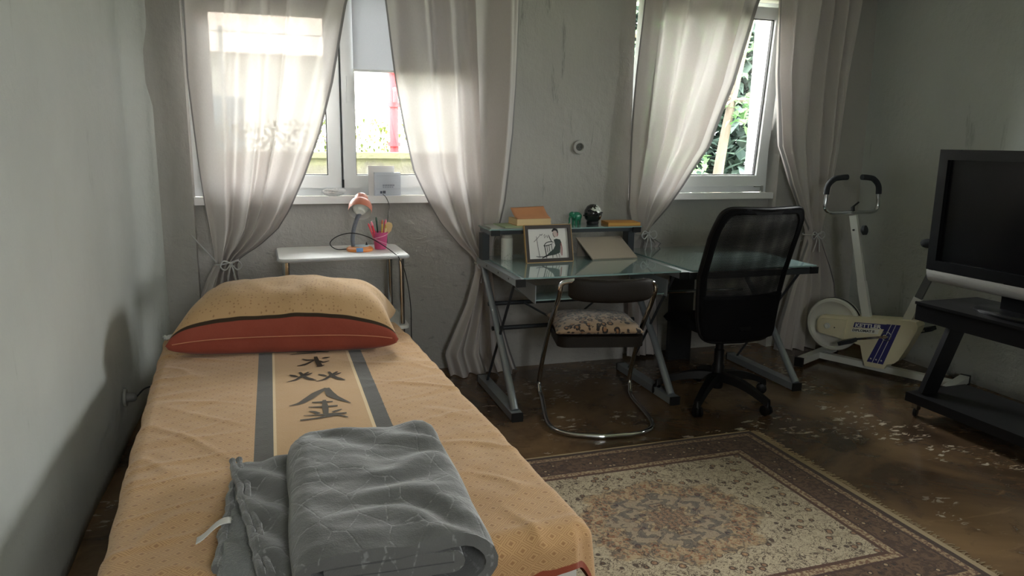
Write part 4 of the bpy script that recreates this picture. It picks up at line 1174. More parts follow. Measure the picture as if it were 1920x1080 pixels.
b = MB(); b.box((DW / 2, DD / 2 - 0.004, DZ + 0.003), (DW - 0.034, DD - 0.01, 0.008)); b.build('glass_top', M_DGLASS, dk, bevel=0.0015)
for z, y in ((0.49, 0.60), (0.365, 0.52)):
    b = MB(); b.tube([(0.01, y, z), (DW - 0.01, y, z)], 0.0125, 10); b.build('cross_bar', M_DSTEEL, dk)
b = MB(); b.tube([(0.22, 0.58, 0.49), (0.34, 0.545, 0.42), (0.46, 0.52, 0.365)], 0.006, 8); b.tube([(0.68, 0.58, 0.49), (0.56, 0.545, 0.42), (0.46, 0.52, 0.365)], 0.006, 8); b.build('cross_brace', M_DSTEEL, dk)
# keyboard tray
for s in (0.085, DW - 0.085):
    b = MB(); b.prism([(0.02, 0.70), (0.60, 0.70), (0.60, 0.655), (0.055, 0.61), (0.02, 0.61)], 0.004, Matrix(((0, 0, 1, s), (1, 0, 0, 0), (0, 1, 0, 0), (0, 0, 0, 1)))); b.build('tray_bracket', M_STEEL, dk, bevel=0.001)
b = MB(); b.box((DW / 2, 0.22, 0.622), (DW - 0.18, 0.36, 0.006)); b.build('keyboard_tray', M_DGLASS, dk, bevel=0.001)
# raised shelf
for xq in (0.0, DW):
    b = MB(); b.box((xq, 0.655, 0.815), (0.040, 0.075, 0.15)); b.build('shelf_upright', M_DSTEEL, dk, bevel=0.003)
    b = MB(); b.box((xq + (0.03 if xq == 0 else -0.01), 0.655, 0.902), (0.046, 0.235, 0.026)); b.build('shelf_rail', M_STEEL, dk, bevel=0.004)
    b = MB(); b.box((xq + (0.03 if xq == 0 else -0.01), 0.533, 0.902), (0.050, 0.012, 0.030)); b.build('rail_cap', M_CAP, dk, bevel=0.002)
b = MB(); b.box((DW / 2 + 0.012, 0.655, 0.919), (DW + 0.03, 0.235, 0.008)); b.build('shelf_glass', M_DGLASS, dk, bevel=0.0015)
b = MB(); b.box((DW / 2 + 0.01, 0.548, 0.904), (DW - 0.03, 0.012, 0.020)); b.build('shelf_front_bar', M_DSTEEL, dk, bevel=0.002)
# right desk
D2 = Vector((2.085, 3.345, 0))
d2 = thing('glass_desk', 'second frosted glass desk to the right under the right window', 'desk', D2)
D2W, D2D = 0.765, 0.86
x_frame(d2, D2W, 0.0, D2D - 0.06, 1)
b = MB(); b.box((0.0, D2D / 2, 0.722), (0.040, D2D, 0.034)); b.build('desk_rail', M_STEEL, d2, bevel=0.006)
b = MB(); b.box((0.0, -0.004, 0.722), (0.044, 0.012, 0.038)); b.build('rail_cap', M_CAP, d2, bevel=0.002)
b = MB(); b.box((D2W / 2 + 0.012, D2D / 2, DZ + 0.003), (D2W + 0.02, D2D - 0.01, 0.008)); b.build('glass_top', M_DGLASS, d2, bevel=0.0015)
b = MB(); b.box((D2W / 2, 0.010, 0.716), (D2W - 0.04, 0.020, 0.030)); b.build('support_bar', M_DSTEEL, d2, bevel=0.002)
b = MB(); b.box((D2W / 2, D2D - 0.02, 0.716), (D2W - 0.04, 0.020, 0.030)); b.build('support_bar', M_DSTEEL, d2, bevel=0.002)
b = MB(); b.tube([(0.0, 0.64, 0.50), (D2W, 0.64, 0.49)], 0.011, 10); b.build('cross_bar', M_CHROME, d2)
b = MB(); b.box((0.43, 0.815, 0.35), (0.165, 0.035, 0.70)); b.build('support_panel', mat('black_board', lin(24, 25, 27), 0.6), d2, bevel=0.003)

# ------------------------------------------------------------------ things on the desk
HZ = 0.923
M_PAPER = mat('cream_paper', lin(222, 206, 176), 0.8, var=0.05)
M_KRAFT = mat('tan_book_cover', lin(190, 132, 92), 0.6)
def pages_mat():
    m, p = begin('book_page_edges'); c = coord(); x, y, z = sep(c)
    _in(p.inputs['Base Color'], cmix(nz(scaled(c, (3, 3, 700)), 1.0, 2), lin(196, 166, 122), lin(226, 200, 156)))
    p.inputs['Roughness'].default_value = 0.85
    return m
M_PAGES = pages_mat()
def flat_book(name, label, cat, loc, rz, w, d, h, cover, pages, group=None):
    t = thing(name, label, cat, loc, rz, group)
    b = MB(); b.box((0, 0, h / 2), (w - 0.006, d - 0.006, h - 0.003)); b.build('pages', pages, t)
    for z in (0.0012, h - 0.0012):
        b = MB(); b.box((0, 0, z), (w, d, 0.0024)); b.build('cover', cover, t)
    b = MB(); b.box((-w / 2 + 0.001, 0, h / 2), (0.0024, d, h)); b.build('spine', cover, t)
    return t
flat_book('magazine', 'thin pale magazine lowest under the thick open book', 'magazine', (1.30, 4.005, HZ), radians(-4), 0.30, 0.205, 0.006, mat('grey_cover', lin(170, 172, 164), 0.5), M_PAPER, 'papers under the open book')
flat_book('magazine', 'thin magazine with green edge right under the thick open book', 'magazine', (1.37, 4.00, HZ + 0.0062), radians(3), 0.31, 0.20, 0.006, mat('green_cover', lin(150, 168, 128), 0.5), M_PAPER, 'papers under the open book')
ob = thing('open_book', 'thick tan book with its cover lifted on the desk shelf', 'book', (1.405, 4.015, HZ + 0.0126), radians(2))
b = MB(); b.box((0, 0, 0.019), (0.205, 0.145, 0.034)); b.build('page_block', M_PAGES, ob, bevel=0.001)
b = MB(); b.box((0, 0, 0.001), (0.210, 0.150, 0.002)); b.build('cover', M_KRAFT, ob)
def lid(u, v):
    # cover hinged at its left-rear edge, curling upwards
    x = -0.103 + 0.205 * u; y = 0.074 - 0.148 * (1 - v)
    a = v
    return Vector((x + 0.004 * a, -0.072 + 0.125 * a, 0.038 + 0.052 * a - 0.010 * sin(pi * a) + 0.006 * u * a))
b = MB(); b.grid(14, 14, lid); b.build('lifted_cover', M_KRAFT, ob, solid=0.0022, ang=180)
M_JADE = mat('green_stone', lin(42, 122, 92), 0.35, var=0.25, vs=40)
el = thing('elephant_figurine', 'small green stone elephant figurine on the desk shelf', 'figurine', (1.705, 4.035, HZ + 0.0005), radians(205))
b = MB()
EZ = 0.048
b.lathe([(0, -0.034), (0.016, -0.031), (0.026, -0.015), (0.028, 0.006), (0.022, 0.024), (0.010, 0.032), (0, 0.033)], 18, Matrix.Translation((0, 0, EZ)) @ Matrix.Rotation(radians(90), 4, 'Y'))
b.build('body', M_JADE, el)
for x in (-0.017, 0.017):
    for y in (-0.011, 0.011):
        b = MB(); b.tube([(x, y, 0.0), (x, y, 0.012), (x, y * 0.95, 0.042)], lambda i: (0.0078, 0.0065, 0.0095)[i], 10); b.build('leg', M_JADE, el)
b = MB(); b.lathe([(0, -0.020), (0.013, -0.014), (0.018, 0.0), (0.013, 0.014), (0, 0.020)], 16, Matrix.Translation((0.040, 0, 0.060))); b.build('head', M_JADE, el)
b = MB(); b.tube(catmull([(0.050, 0, 0.054), (0.060, 0, 0.040), (0.060, 0, 0.020), (0.066, 0, 0.010)], 5), lambda i: 0.0065 - 0.0002 * i, 8); b.build('trunk', M_JADE, el)
for s in (-1, 1):
    b = MB(); b.lathe([(0, -0.002), (0.013, -0.002), (0.014, 0.0), (0.012, 0.002), (0, 0.002)], 16, Matrix.Translation((0.034, s * 0.017, 0.056)) @ Matrix.Rotation(radians(70 * s), 4, 'X') @ Matrix.Diagonal((0.8, 1.1, 1, 1))); b.build('ear', M_JADE, el)
hm = thing('black_helmet_box', 'glossy black ball shaped box with white patches on the shelf', 'ornament', (1.805, 4.025, HZ + 0.0005), radians(20))
def helmet_mat():
    m, p = begin('glossy_black_with_white_patch'); c = coord(); x, y, z = sep(c)
    n1 = nz(c, 60, 3, 0.6)
    f = sstep(n1 - fabs(x - 0.008) * 5 - fabs(z - 0.092) * 9 - fmax(y + 0.01, 0) * 20, 0.24, 0.28)
    g = sstep(n1 - fabs(x - 0.046) * 12 - fabs(z - 0.055) * 6 , 0.30, 0.34)
    _in(p.inputs['Base Color'], cmix(fmax(f, g), lin(16, 18, 17), lin(196, 200, 192)))
    p.inputs['Roughness'].default_value = 0.2; p.inputs['Coat Weight'].default_value = 0.5
    return m
M_HELM = helmet_mat()
b = MB(); b.lathe([(0, 0), (0.034, 0.0), (0.037, 0.010), (0.036, 0.020), (0, 0.020)], 28); b.build('foot_ring', M_BLACK, hm)
b = MB(); b.lathe([(0, 0.014), (0.030, 0.017), (0.048, 0.036), (0.054, 0.058), (0.050, 0.084), (0.036, 0.108), (0.018, 0.119), (0, 0.121)], 32, Matrix.Translation((0, 0, 0))); b.build('ball', M_HELM, hm)
b = MB(); b.tube([(0.0555 * cos(a), 0.0555 * sin(a), 0.062 + 0.010 * cos(a + 1)) for a in [2 * pi * k / 30 for k in range(30)]], 0.004, 7, closed=True); b.build('rim', M_BLACK, hm)
b = MB(); b.lathe([(0, -0.008), (0.012, -0.006), (0.014, 0.004), (0, 0.010)], 14, Matrix.Translation((-0.042, -0.018, 0.086))); b.build('side_knob', M_BLACK, hm)
M_OCHRE = mat('ochre_cover', lin(206, 144, 62), 0.55)
flat_book('ochre_notebook', 'ochre yellow notebook lying at the right end of the shelf', 'notebook', (1.985, 4.015, HZ + 0.0005), radians(-8), 0.20, 0.15, 0.016, M_OCHRE, mat('ochre_pages', lin(222, 176, 96), 0.8))
# speckled white tube standing under the shelf
def speckle():
    m, p = begin('white_speckled_card'); c = coord()
    d = sstep(nz(c, 130, 3, 0.6), 0.60, 0.66) * sstep(nz(c, 14, 2), 0.42, 0.56)
    _in(p.inputs['Base Color'], cmix(d, lin(214, 214, 210), lin(96, 98, 98))); p.inputs['Roughness'].default_value = 0.5
    return m
t = thing('white_canister', 'white speckled round canister standing under the desk shelf', 'canister', (1.245, 3.935, DZ + 0.0075))
b = MB(); b.lathe([(0, 0), (0.032, 0), (0.033, 0.003), (0.033, 0.118), (0.031, 0.122), (0, 0.122)], 28); b.build('canister_body', speckle(), t)
b = MB(); b.lathe([(0, 0.121), (0.030, 0.121), (0.030, 0.138), (0.027, 0.141), (0, 0.141)], 28); b.build('lid', M_SOCK, t)
# framed drawing
pf = thing('picture_frame', 'framed ink drawing of a seated figure leaning on the desk', 'picture', (1.452, 3.795, DZ + 0.0075), radians(3))
M_FRAME = mat('dark_wood_frame', lin(42, 32, 24), 0.5, bmp=0.3, bs=50); M_GILT = mat('gilt_frame_edge', lin(176, 140, 88), 0.45, 0.3)
PW, PH, TL = 0.278, 0.205, radians(-14)
PM = Matrix.Rotation(TL, 4, 'X')
PM3 = PM.to_3x3()
def pbox(b, x0, x1, z0, z1, y0, y1): b.box(tuple(PM3 @ Vector(((x0 + x1) / 2, (y0 + y1) / 2, (z0 + z1) / 2))), (x1 - x0, y1 - y0, z1 - z0), rot=PM3)
fwid = 0.019
b = MB(); pbox(b, -PW / 2, PW / 2, 0.0, fwid, -0.008, 0.008); pbox(b, -PW / 2, PW / 2, PH - fwid, PH, -0.008, 0.008); pbox(b, -PW / 2, -PW / 2 + fwid, fwid, PH - fwid, -0.008, 0.008); pbox(b, PW / 2 - fwid, PW / 2, fwid, PH - fwid, -0.008, 0.008)
b.build('frame', M_FRAME, pf, bevel=0.002)
b = MB(); pbox(b, -PW / 2 - 0.003, -PW / 2, 0, PH, -0.009, 0.009); pbox(b, PW / 2, PW / 2 + 0.003, 0, PH, -0.009, 0.009); pbox(b, -PW / 2, PW / 2, -0.003, 0.0, -0.009, 0.009); pbox(b, -PW / 2, PW / 2, PH, PH + 0.003, -0.009, 0.009); b.build('frame_edge', M_GILT, pf)
b = MB(); pbox(b, -PW / 2 + 0.01, PW / 2 - 0.01, 0.01, PH - 0.01, 0.001, 0.003); b.build('paper', mat('drawing_paper', lin(206, 202, 198), 0.7, var=0.03), pf)
b = MB(); b.bar(PM3 @ Vector((0, 0.008, PH * 0.7)), (0, 0.105, 0.004), 0.05, 0.003, up=(0, 1, 0)); b.build('easel_back', M_FRAME, pf)
iw, ih = PW - 2 * fwid, PH - 2 * fwid
def dpt(x, y): return ((x - 780) / 650 * iw - iw / 2, (945 - y) / 475 * ih + fwid)
def ink(name, strokes, material, y=0.0003):
    b = MB()
    for pts, ws in strokes:
        P = [dpt(*p) for p in pts]
        bb = MB(); bb.ribbon(P, [w / 650 * iw for w in ws], lambda x, y_: 0.0, 4)
        idx = {}
        for v in bb.bm.verts: idx[v] = b.bm.verts.new(PM3 @ Vector((v.co.x, y, v.co.y)))
        for f in bb.bm.faces: b.bm.faces.new([idx[v] for v in f.verts])
        bb.bm.free()
    return b.build(name, material, pf, recalc=False)
def blob(name, polys, material, y=0.0):
    b = MB()
    for pl in polys:
        f = b.bm.faces.new([b.bm.verts.new(PM3 @ Vector((dpt(*p)[0], y, dpt(*p)[1]))) for p in pl])
    bmesh.ops.triangulate(b.bm, faces=b.bm.faces[:])
    return b.build(name, material, pf, recalc=False)
M_DINK = mat('black_ink', lin(38, 36, 36), 0.8); M_GINK = mat('grey_ink', lin(120, 116, 116), 0.8); M_REDI = mat('dull_red_ink', lin(146, 84, 84), 0.8); M_SKIN = mat('paper_skin', lin(190, 170, 164), 0.8); M_GRN = mat('dark_green_ink', lin(52, 62, 58), 0.8)
blob('drawn_figure', [[(1195, 650), (1240, 635), (1300, 650), (1320, 700), (1295, 800), (1285, 860), (1200, 890), (1080, 905), (1085, 870), (1180, 800), (1215, 740)]], M_GRN, 0.0006)
blob('drawn_face', [[(1180, 520), (1230, 500), (1262, 540), (1256, 600), (1215, 615), (1190, 580)]], M_SKIN, 0.0006)
ink('drawn_hair', [([(1175, 520), (1210, 488), (1255, 500), (1270, 545)], (20, 34, 30, 16)), ([(1190, 545), (1192, 580), (1215, 612)], (8, 8, 8))], M_DINK, 0.0)
ink('drawn_red_lines', [([(1258, 510), (1268, 560), (1258, 600)], (14, 16, 8)), ([(1312, 700), (1320, 790), (1312, 905)], (12, 16, 14)), ([(1300, 720), (1300, 800), (1296, 880)], (6, 6, 6))], M_REDI, 0.0001)
ink('drawn_chair', [([(1025, 745), (1070, 695), (1140, 680), (1190, 690)], (12, 12, 12, 8)), ([(1025, 745), (1100, 735), (1170, 715)], (12, 12, 8)), ([(1040, 745), (1052, 850), (1060, 940)], (14, 14, 12)), ([(1075, 745), (1085, 850)], (9, 9)), ([(1110, 740), (1118, 840)], (9, 9)), ([(1150, 725), (1160, 820)], (9, 9)), ([(1165, 880), (1160, 940)], (10, 8)), ([(1220, 880), (1230, 940)], (8, 6)), ([(1260, 870), (1275, 938)], (8, 6)), ([(1165, 690), (1140, 640), (1125, 600), (1115, 570)], (10, 12, 10, 6)), ([(1090, 890), (1030, 915), (985, 935)], (26, 22, 14))], M_DINK, 0.0)
ink('drawn_stand', [([(915, 590), (925, 700), (935, 800), (950, 915)], (8, 10, 10, 12)), ([(870, 675), (915, 635), (985, 565)], (10, 9, 7)), ([(890, 905), (950, 915), (1010, 908)], (10, 22, 10)), ([(965, 560), (1000, 570), (1020, 550)], (6, 14, 6)), ([(1030, 590), (1055, 560), (1045, 620), (1080, 580), (1095, 620), (1100, 580)], (5, 6, 6, 6, 6, 5))], M_GINK, 0.0)
# tilted beige board
tb = thing('tilted_board', 'plain beige board propped at a slant on the glass desk', 'board', (1.845, 3.80, DZ + 0.0075), radians(2))
b = MB()
bt = [(-0.135, 0.0, 0.0), (0.150, 0.0, 0.0), (0.118, 0.16, 0.105), (-0.170, 0.16, 0.105)]
th_ = Vector((0, -0.55, 0.83)).normalized() * 0.008
va = [b.bm.verts.new(Vector(p)) for p in bt]; vb = [b.bm.verts.new(Vector(p) + th_) for p in bt]
b.bm.faces.new(va[::-1]); b.bm.faces.new(vb)
for i in range(4): b.bm.faces.new((va[i], va[(i + 1) % 4], vb[(i + 1) % 4], vb[i]))
b.build('board_panel', mat('beige_board', lin(168, 156, 142), 0.6, var=0.05), tb, bevel=0.0015)
b = MB(); b.prism([(-0.16, 0.0), (0.115, 0.0), (0.115, 0.10), (-0.16, 0.10)], 0.003, Matrix.Translation((0, 0.158, 0)) @ Matrix.Rotation(radians(90), 4, 'X')); b.build('board_prop', mat('beige_board_back', lin(150, 140, 130), 0.6), tb)

# ================================================================== CHAIRS
def leopard():
    m, p = begin('leopard_print_plush'); c = coord()
    w = nz(c, 9, 3); x, y, z = sep(c)
    cc = comb(x + w * 0.03, y + nz(c, 11, 2) * 0.03, z * 0.6)
    d = vor(cc, 32.0, rnd=0.8)
    br = sstep(nz(c, 34, 2), 0.40, 0.46)
    ring = band(d, 0.25, 0.50, 0.03) * br
    col = cmix(nz(c, 14, 3), lin(142, 116, 90), lin(170, 144, 116))
    col = cmix(1 - sstep(d, 0.26, 0.34), col, lin(140, 100, 66))
    col = cmix(ring, col, lin(34, 26, 22))
    _in(p.inputs['Base Color'], col); p.inputs['Roughness'].default_value = 0.9; p.inputs['Sheen Weight'].default_value = 0.4
    _in(p.inputs['Normal'], bump(nz(c, 220, 3), 0.35, 0.004))
    return m
M_BROWNV = mat('dark_brown_vinyl', lin(32, 27, 22), 0.5, var=0.2, bmp=0.25, bs=240, spec=0.25)
tc = thing('tube_chair', 'chrome tube chair with dark brown back and seat', 'chair', (1.572, 3.42, 0), radians(-13))
r_t = 0.0125
hw = 0.235
fp = []
# one bent tube: rear loop on the floor, up at the front corners, back to the back rest
base_z = r_t
hb_ = 0.262
left = [(-0.05, -0.375, base_z), (-hb_ + 0.07, -0.335, base_z), (-hb_ - 0.002, -0.21, base_z), (-hb_ + 0.010, 0.15, base_z + 0.004), (-hb_ + 0.004, 0.235, 0.05), (-hb_ + 0.006, 0.232, 0.14), (-hw - 0.010, 0.02, 0.43), (-hw + 0.002, -0.225, 0.665), (-hw + 0.010, -0.262, 0.738), (-hw + 0.07, -0.275, 0.757)]
def mirror(P): return [(-x, y, z) for x, y, z in P]
full = left[::-1] + mirror(left)
path_ = catmull(full, 8)
b = MB(); b.tube(path_, r_t, 14); b.build('tube_frame', M_CHROME, tc)
# seat shell under the cushion
b = MB(); b.prism(round_rect(0.44, 0.42, 0.05), 0.052, Matrix.Translation((0, 0.045, 0.395))); b.build('seat', M_BROWNV, tc, bevel=0.012, seg=3)
for s in (-1, 1):
    b = MB(); b.bar((s * 0.205, 0.03, 0.42), (s * 0.236, 0.03, 0.424), 0.06, 0.012); b.build('seat_bracket', M_CHROME, tc)
# padded back rest, slightly bowed
def backpad(u, v):
    a = 2 * pi * u; s = 2 * v - 1
    x = s * (hw - 0.030) + 0.012
    e = max(0.02, 1 - abs(s) ** 8) ** 0.5
    th, hh = 0.021 * e, 0.056 * (0.55 + 0.45 * e)
    ce, se = cos(a), sin(a)
    px = (abs(ce) ** 0.7) * (1 if ce > 0 else -1) * th; pz = (abs(se) ** 0.6) * (1 if se > 0 else -1) * hh
    return Vector((x, -0.268 - 0.032 * (1 - s * s) + px, 0.708 + pz + 0.010 * s * s))
b = MB(); b.grid(24, 40, backpad, closed_u=True); b.build('back_rest', M_BROWNV, tc, ang=180)
cu = thing('leopard_cushion', 'leopard print cushion lying on the chrome tube chair', 'cushion', (1.580, 3.475, 0.449), radians(-13))
puff('cushion_cover', 0.45, 0.41, 0.075, leopard(), cu, 6.0, 0.0, low=0.30, pinch=0.03, n=48, wr=0.010)

# office chair
def mesh_fabric():
    m, p = begin('black_mesh_fabric'); t = V.T
    u, v, _ = sep(coord('UV'))
    pit = 0.0042
    a = fabs(fract(u / pit) - 0.5); c = fabs(fract(v / pit) - 0.5)
    hole = (a < 0.34) * (c < 0.30)
    p.inputs['Base Color'].default_value = lin(15, 16, 18)
    p.inputs['Roughness'].default_value = 0.7
    tr = t.nodes.new('ShaderNodeBsdfTransparent'); mx = t.nodes.new('ShaderNodeMixShader')
    _in(mx.inputs[0], hole)
    t.links.new(p.outputs[0], mx.inputs[1]); t.links.new(tr.outputs[0], mx.inputs[2]); t.links.new(mx.outputs[0], out_node(m).inputs[0])
    return m
M_MESH = mesh_fabric()
M_FABRIC = mat('black_woven_fabric', lin(11, 11, 13), 0.85, bmp=0.4, bs=420, spec=0.15)
M_NYLON = mat('black_nylon', lin(11, 11, 12), 0.45, var=0.2, spec=0.3)
oc = thing('office_chair', 'black high backed mesh office chair on castors at the desk', 'chair', (2.315, 3.40, 0), radians(1))
def back_pt(s, t, off=0.0):
    """s -1..1 across, t 0..1 up"""
    wdt = 0.222 + 0.040 * min(1, t / 0.45) * 1.0 - 0.012 * max(0, t - 0.8) / 0.2
    z = 0.385 + 0.705 * t
    if t > 0.94: pass
    y = -0.185 - 0.15 * t + 0.05 * sin(pi * min(1, t * 1.1)) + 0.055 * s * s
    dip = 0.012 * (s * s) * t ** 6
    return Vector((s * wdt, y - off, z + dip))
def outline(n=80, inset=1.0):
    pts = []
    for k in range(n):
        a = 2 * pi * k / n
        c_, s_ = cos(a), sin(a)
        e = 2 / 9.0
        ss = (abs(c_) ** e) * (1 if c_ > 0 else -1); tt = (abs(s_) ** e) * (1 if s_ > 0 else -1)
        pts.append(back_pt(ss * inset, 0.5 + 0.5 * tt * inset))
    return pts
OL = outline()
b = MB(); b.tube(OL, 0.0125, 10, closed=True); b.build('back_frame', M_NYLON, oc)
def sq(u, v, k=0.985):   # unit square squeezed into the rounded outline
    a, c = 2 * u - 1, 2 * v - 1
    m_ = max(abs(a), abs(c)) + 1e-9; r_ = (abs(a) ** 9 + abs(c) ** 9) ** (1 / 9.0)
    return a * m_ / r_ * k, c * m_ / r_ * k
for off, sc_ in ((0.006, 1.0), (-0.010, 1.022)):
    b = MB()
    def fm_(u, v): a, c = sq(u, v); return back_pt(a, 0.5 + 0.5 * c, off)
    b.grid(40, 60, fm_, lambda u, v: (sq(u, v)[0] * 0.24 * sc_, sq(u, v)[1] * 0.34 * sc_))
    b.build('back_mesh', M_MESH, oc, ang=180, recalc=False)
# closed border of the back and the padded lower third
b = MB()
def border(u, v):
    a = 2 * pi * u; e = 2 / 9.0; c_, s_ = cos(a), sin(a)
    k = 1.0 - 0.13 * v
    return back_pt((abs(c_) ** e) * (1 if c_ > 0 else -1) * k, 0.5 + 0.5 * (abs(s_) ** e) * (1 if s_ > 0 else -1) * (1 - 0.075 * v), 0.009)
b.grid(90, 5, border, closed_u=True); b.build('back_border', M_FABRIC, oc, solid=0.004, ang=180)
b = MB()
def pad(u, v):
    a, c = 2 * u - 1, v
    p_ = back_pt(a * 0.97 * (1 - 0.06 * max(0, 0.15 - c) / 0.15), 0.012 + 0.335 * c)
    return p_ + Vector((0, -0.012, 0))
b.grid(24, 16, pad); b.build('lumbar_pad', M_FABRIC, oc, solid=0.03, ang=180)
b = MB(); b.bar((0, -0.10, 0.375), (0, -0.215, 0.46), 0.07, 0.022); b.bar((0, 0.02, 0.378), (0, -0.11, 0.378), 0.07, 0.022); b.build('back_bracket', M_NYLON, oc, bevel=0.006)
b = MB()
def seat_fn(side):
    def f(u, v):
        a, c = 2 * u - 1, 2 * v - 1
        m_ = max(abs(a), abs(c)) + 1e-9; r_ = (abs(a) ** 5 + abs(c) ** 5) ** 0.2
        x, y = a * m_ / r_, c * m_ / r_
        e = max(0, 1 - max(abs(a), abs(c)) ** 6) ** 0.5
        return Vector((x * 0.245, y * 0.235 + 0.045, 0.435 + (0.042 if side > 0 else -0.035) * e + 0.016 * x * x - 0.018 * max(0, y) ** 2))
    return f
b.grid(30, 30, seat_fn(1)); b.grid(30, 30, seat_fn(-1)); bmesh.ops.remove_doubles(b.bm, verts=b.bm.verts, dist=0.0006)
b.build('seat', M_FABRIC, oc, ang=180)
b = MB(); b.box((0, 0.03, 0.385), (0.17, 0.20, 0.035)); b.build('seat_mechanism', M_NYLON, oc, bevel=0.008)
b = MB(); b.lathe([(0, 0.07), (0.030, 0.07), (0.034, 0.09), (0.034, 0.20), (0.027, 0.215), (0.027, 0.29), (0.021, 0.295), (0.021, 0.38), (0, 0.38)], 22); b.build('gas_column', M_NYLON, oc)
b = MB(); b.tube([(0.05, 0.03, 0.385), (0.17, 0.03, 0.38), (0.20, 0.03, 0.372)], 0.006, 8); b.build('lever', M_NYLON, oc)
for k in range(5):
    a = radians(-70 + 72 * k)
    d = Vector((cos(a), sin(a), 0))
    P = catmull([d * 0.02 + Vector((0, 0, 0.145)), d * 0.12 + Vector((0, 0, 0.142)), d * 0.22 + Vector((0, 0, 0.118)), d * 0.325 + Vector((0, 0, 0.074))], 5)
    b = MB()
    for i in range(len(P) - 1): pass
    n_ = len(P); q = Vector((-d.y, d.x, 0)); rows_ = []
    for i, p_ in enumerate(P):
        w_ = 0.030 - 0.010 * i / n_; h_ = 0.030 - 0.012 * i / n_
        rows_.append([b.bm.verts.new(p_ + q * (w_ * sx) + Vector((0, 0, h_ * sz))) for sx, sz in ((-1, -1), (1, -1), (0.7, 0.6), (-0.7, 0.6))])
    for r0, r1 in zip(rows_, rows_[1:]):
        for j in range(4): b.bm.faces.new((r0[j], r0[(j + 1) % 4], r1[(j + 1) % 4], r1[j]))
    b.bm.faces.new(rows_[0]); b.bm.faces.new(rows_[-1])
    lg = b.build('base_leg', M_NYLON, oc, bevel=0.004)
    e = d * 0.325
    ca = radians(40 * k + 15)
    ad = Vector((cos(ca), sin(ca), 0)); fd = Vector((-ad.y, ad.x, 0)) * 0.012
    for s in (-1, 1):
        cpt = e + fd + ad * (0.013 * s)
        Mx = Matrix.Translation((cpt.x, cpt.y, 0.0285)) @ ad.to_track_quat('Z', 'Y').to_matrix().to_4x4()
        b = MB(); b.lathe([(0, -0.009), (0.022, -0.009), (0.028, -0.006), (0.028, 0.006), (0.022, 0.009), (0, 0.009)], 20, Mx); b.build('castor_wheel', M_NYLON, lg)
    b = MB(); b.lathe([(0, 0.030), (0.016, 0.032), (0.019, 0.050), (0.012, 0.066), (0.010, 0.085), (0, 0.085)], 14, Matrix.Translation((e.x + fd.x * 0.6, e.y + fd.y * 0.6, 0))); b.build('castor_fork', M_NYLON, lg)

# ================================================================== EXERCISE BIKE  (local x = front to rear, local -y = towards the room)
M_CREAM = mat('cream_plastic', lin(222, 214, 186), 0.42, var=0.05)
M_WMET = mat('white_painted_metal', lin(206, 208, 204), 0.38, var=0.05)
M_WHEEL = mat('flywheel_grey_white', lin(206, 206, 198), 0.4, var=0.05)
M_NAVY = mat('navy_sticker', lin(54, 54, 116), 0.4); M_STW = mat('white_sticker', lin(226, 226, 220), 0.4); M_STK = mat('dark_lettering', lin(40, 42, 56), 0.5)
M_FOAM = mat('black_foam_grip', lin(40, 44, 48), 0.85, bmp=0.4, bs=300)
BK = Vector((3.426, 3.867, 0))
bk = thing('exercise_bike', 'cream and white exercise bike by the right wall', 'exercise bike', BK, radians(-65.2))
XZ = Matrix(((1, 0, 0, 0), (0, 0, 1, 0), (0, 1, 0, 0), (0, 0, 0, 1)))   # polygon (x,z) extruded along +y
b = MB(); b.bar((-0.03, 0, 0.040), (0.80, 0, 0.040), 0.045, 0.040); b.build('base_beam', M_WMET, bk, bevel=0.004)
for u_, nm in ((-0.03, 'stabiliser'), (0.80, 'stabiliser')):
    b = MB(); b.box((u_, -0.005, 0.040), (0.050, 0.50 if u_ < 0 else 0.34, 0.042)); s_ = b.build(nm, M_WMET, bk, bevel=0.004)
    for sy in (-1, 1):
        b = MB(); b.box((u_, -0.005 + sy * (0.253 if u_ < 0 else 0.173), 0.034), (0.054, 0.022, 0.058)); b.build('end_cap', M_CAP, s_, bevel=0.004)
FW = Matrix.Translation((0.062, 0.0, 0.264)) @ Matrix.Rotation(radians(90), 4, 'X')
b = MB(); b.lathe([(0, -0.016), (0.110, -0.016), (0.130, -0.026), (0.166, -0.030), (0.172, -0.024), (0.172, 0.024), (0.166, 0.030), (0.150, 0.030), (0.138, 0.018), (0.120, 0.012), (0.05, 0.016), (0, 0.016)], 56, FW); fw_ = b.build('flywheel', M_WHEEL, bk)
b = MB(); b.lathe([(0.1725, -0.010), (0.1745, -0.006), (0.1745, 0.006), (0.1725, 0.010)], 56, FW); b.build('brake_band', M_CAP, fw_)
HP = [(-0.012, 0.308), (0.004, 0.322), (0.272, 0.352), (0.530, 0.380), (0.566, 0.378), (0.580, 0.352), (0.575, 0.325), (0.536, 0.220), (0.493, 0.125), (0.470, 0.100), (0.431, 0.086), (0.416, 0.052), (0.302, 0.046), (0.282, 0.094), (0.261, 0.171), (0.195, 0.182), (0.139, 0.188), (-0.012, 0.203), (-0.026, 0.225), (-0.026, 0.280)]
b = MB(); b.prism(HP, 0.115, Matrix.Translation((0, -0.060, 0)) @ XZ); hs = b.build('housing', M_CREAM, bk, bevel=0.010, seg=3)
b = MB(); b.prism([(0.009, 0.303), (0.166, 0.318), (0.155, 0.194), (0.001, 0.207), (-0.013, 0.252)], 0.022, Matrix.Translation((0, -0.080, 0)) @ XZ); b.build('axle_cover', M_CREAM, hs, bevel=0.005)
b = MB(); b.lathe([(0, 0.0), (0.019, 0.0), (0.019, 0.008), (0.012, 0.010), (0.012, 0.016), (0, 0.017)], 20, Matrix.Translation((0.052, -0.080, 0.262)) @ Matrix.Rotation(radians(90), 4, 'X')); b.build('axle_nut', M_WMET, hs)
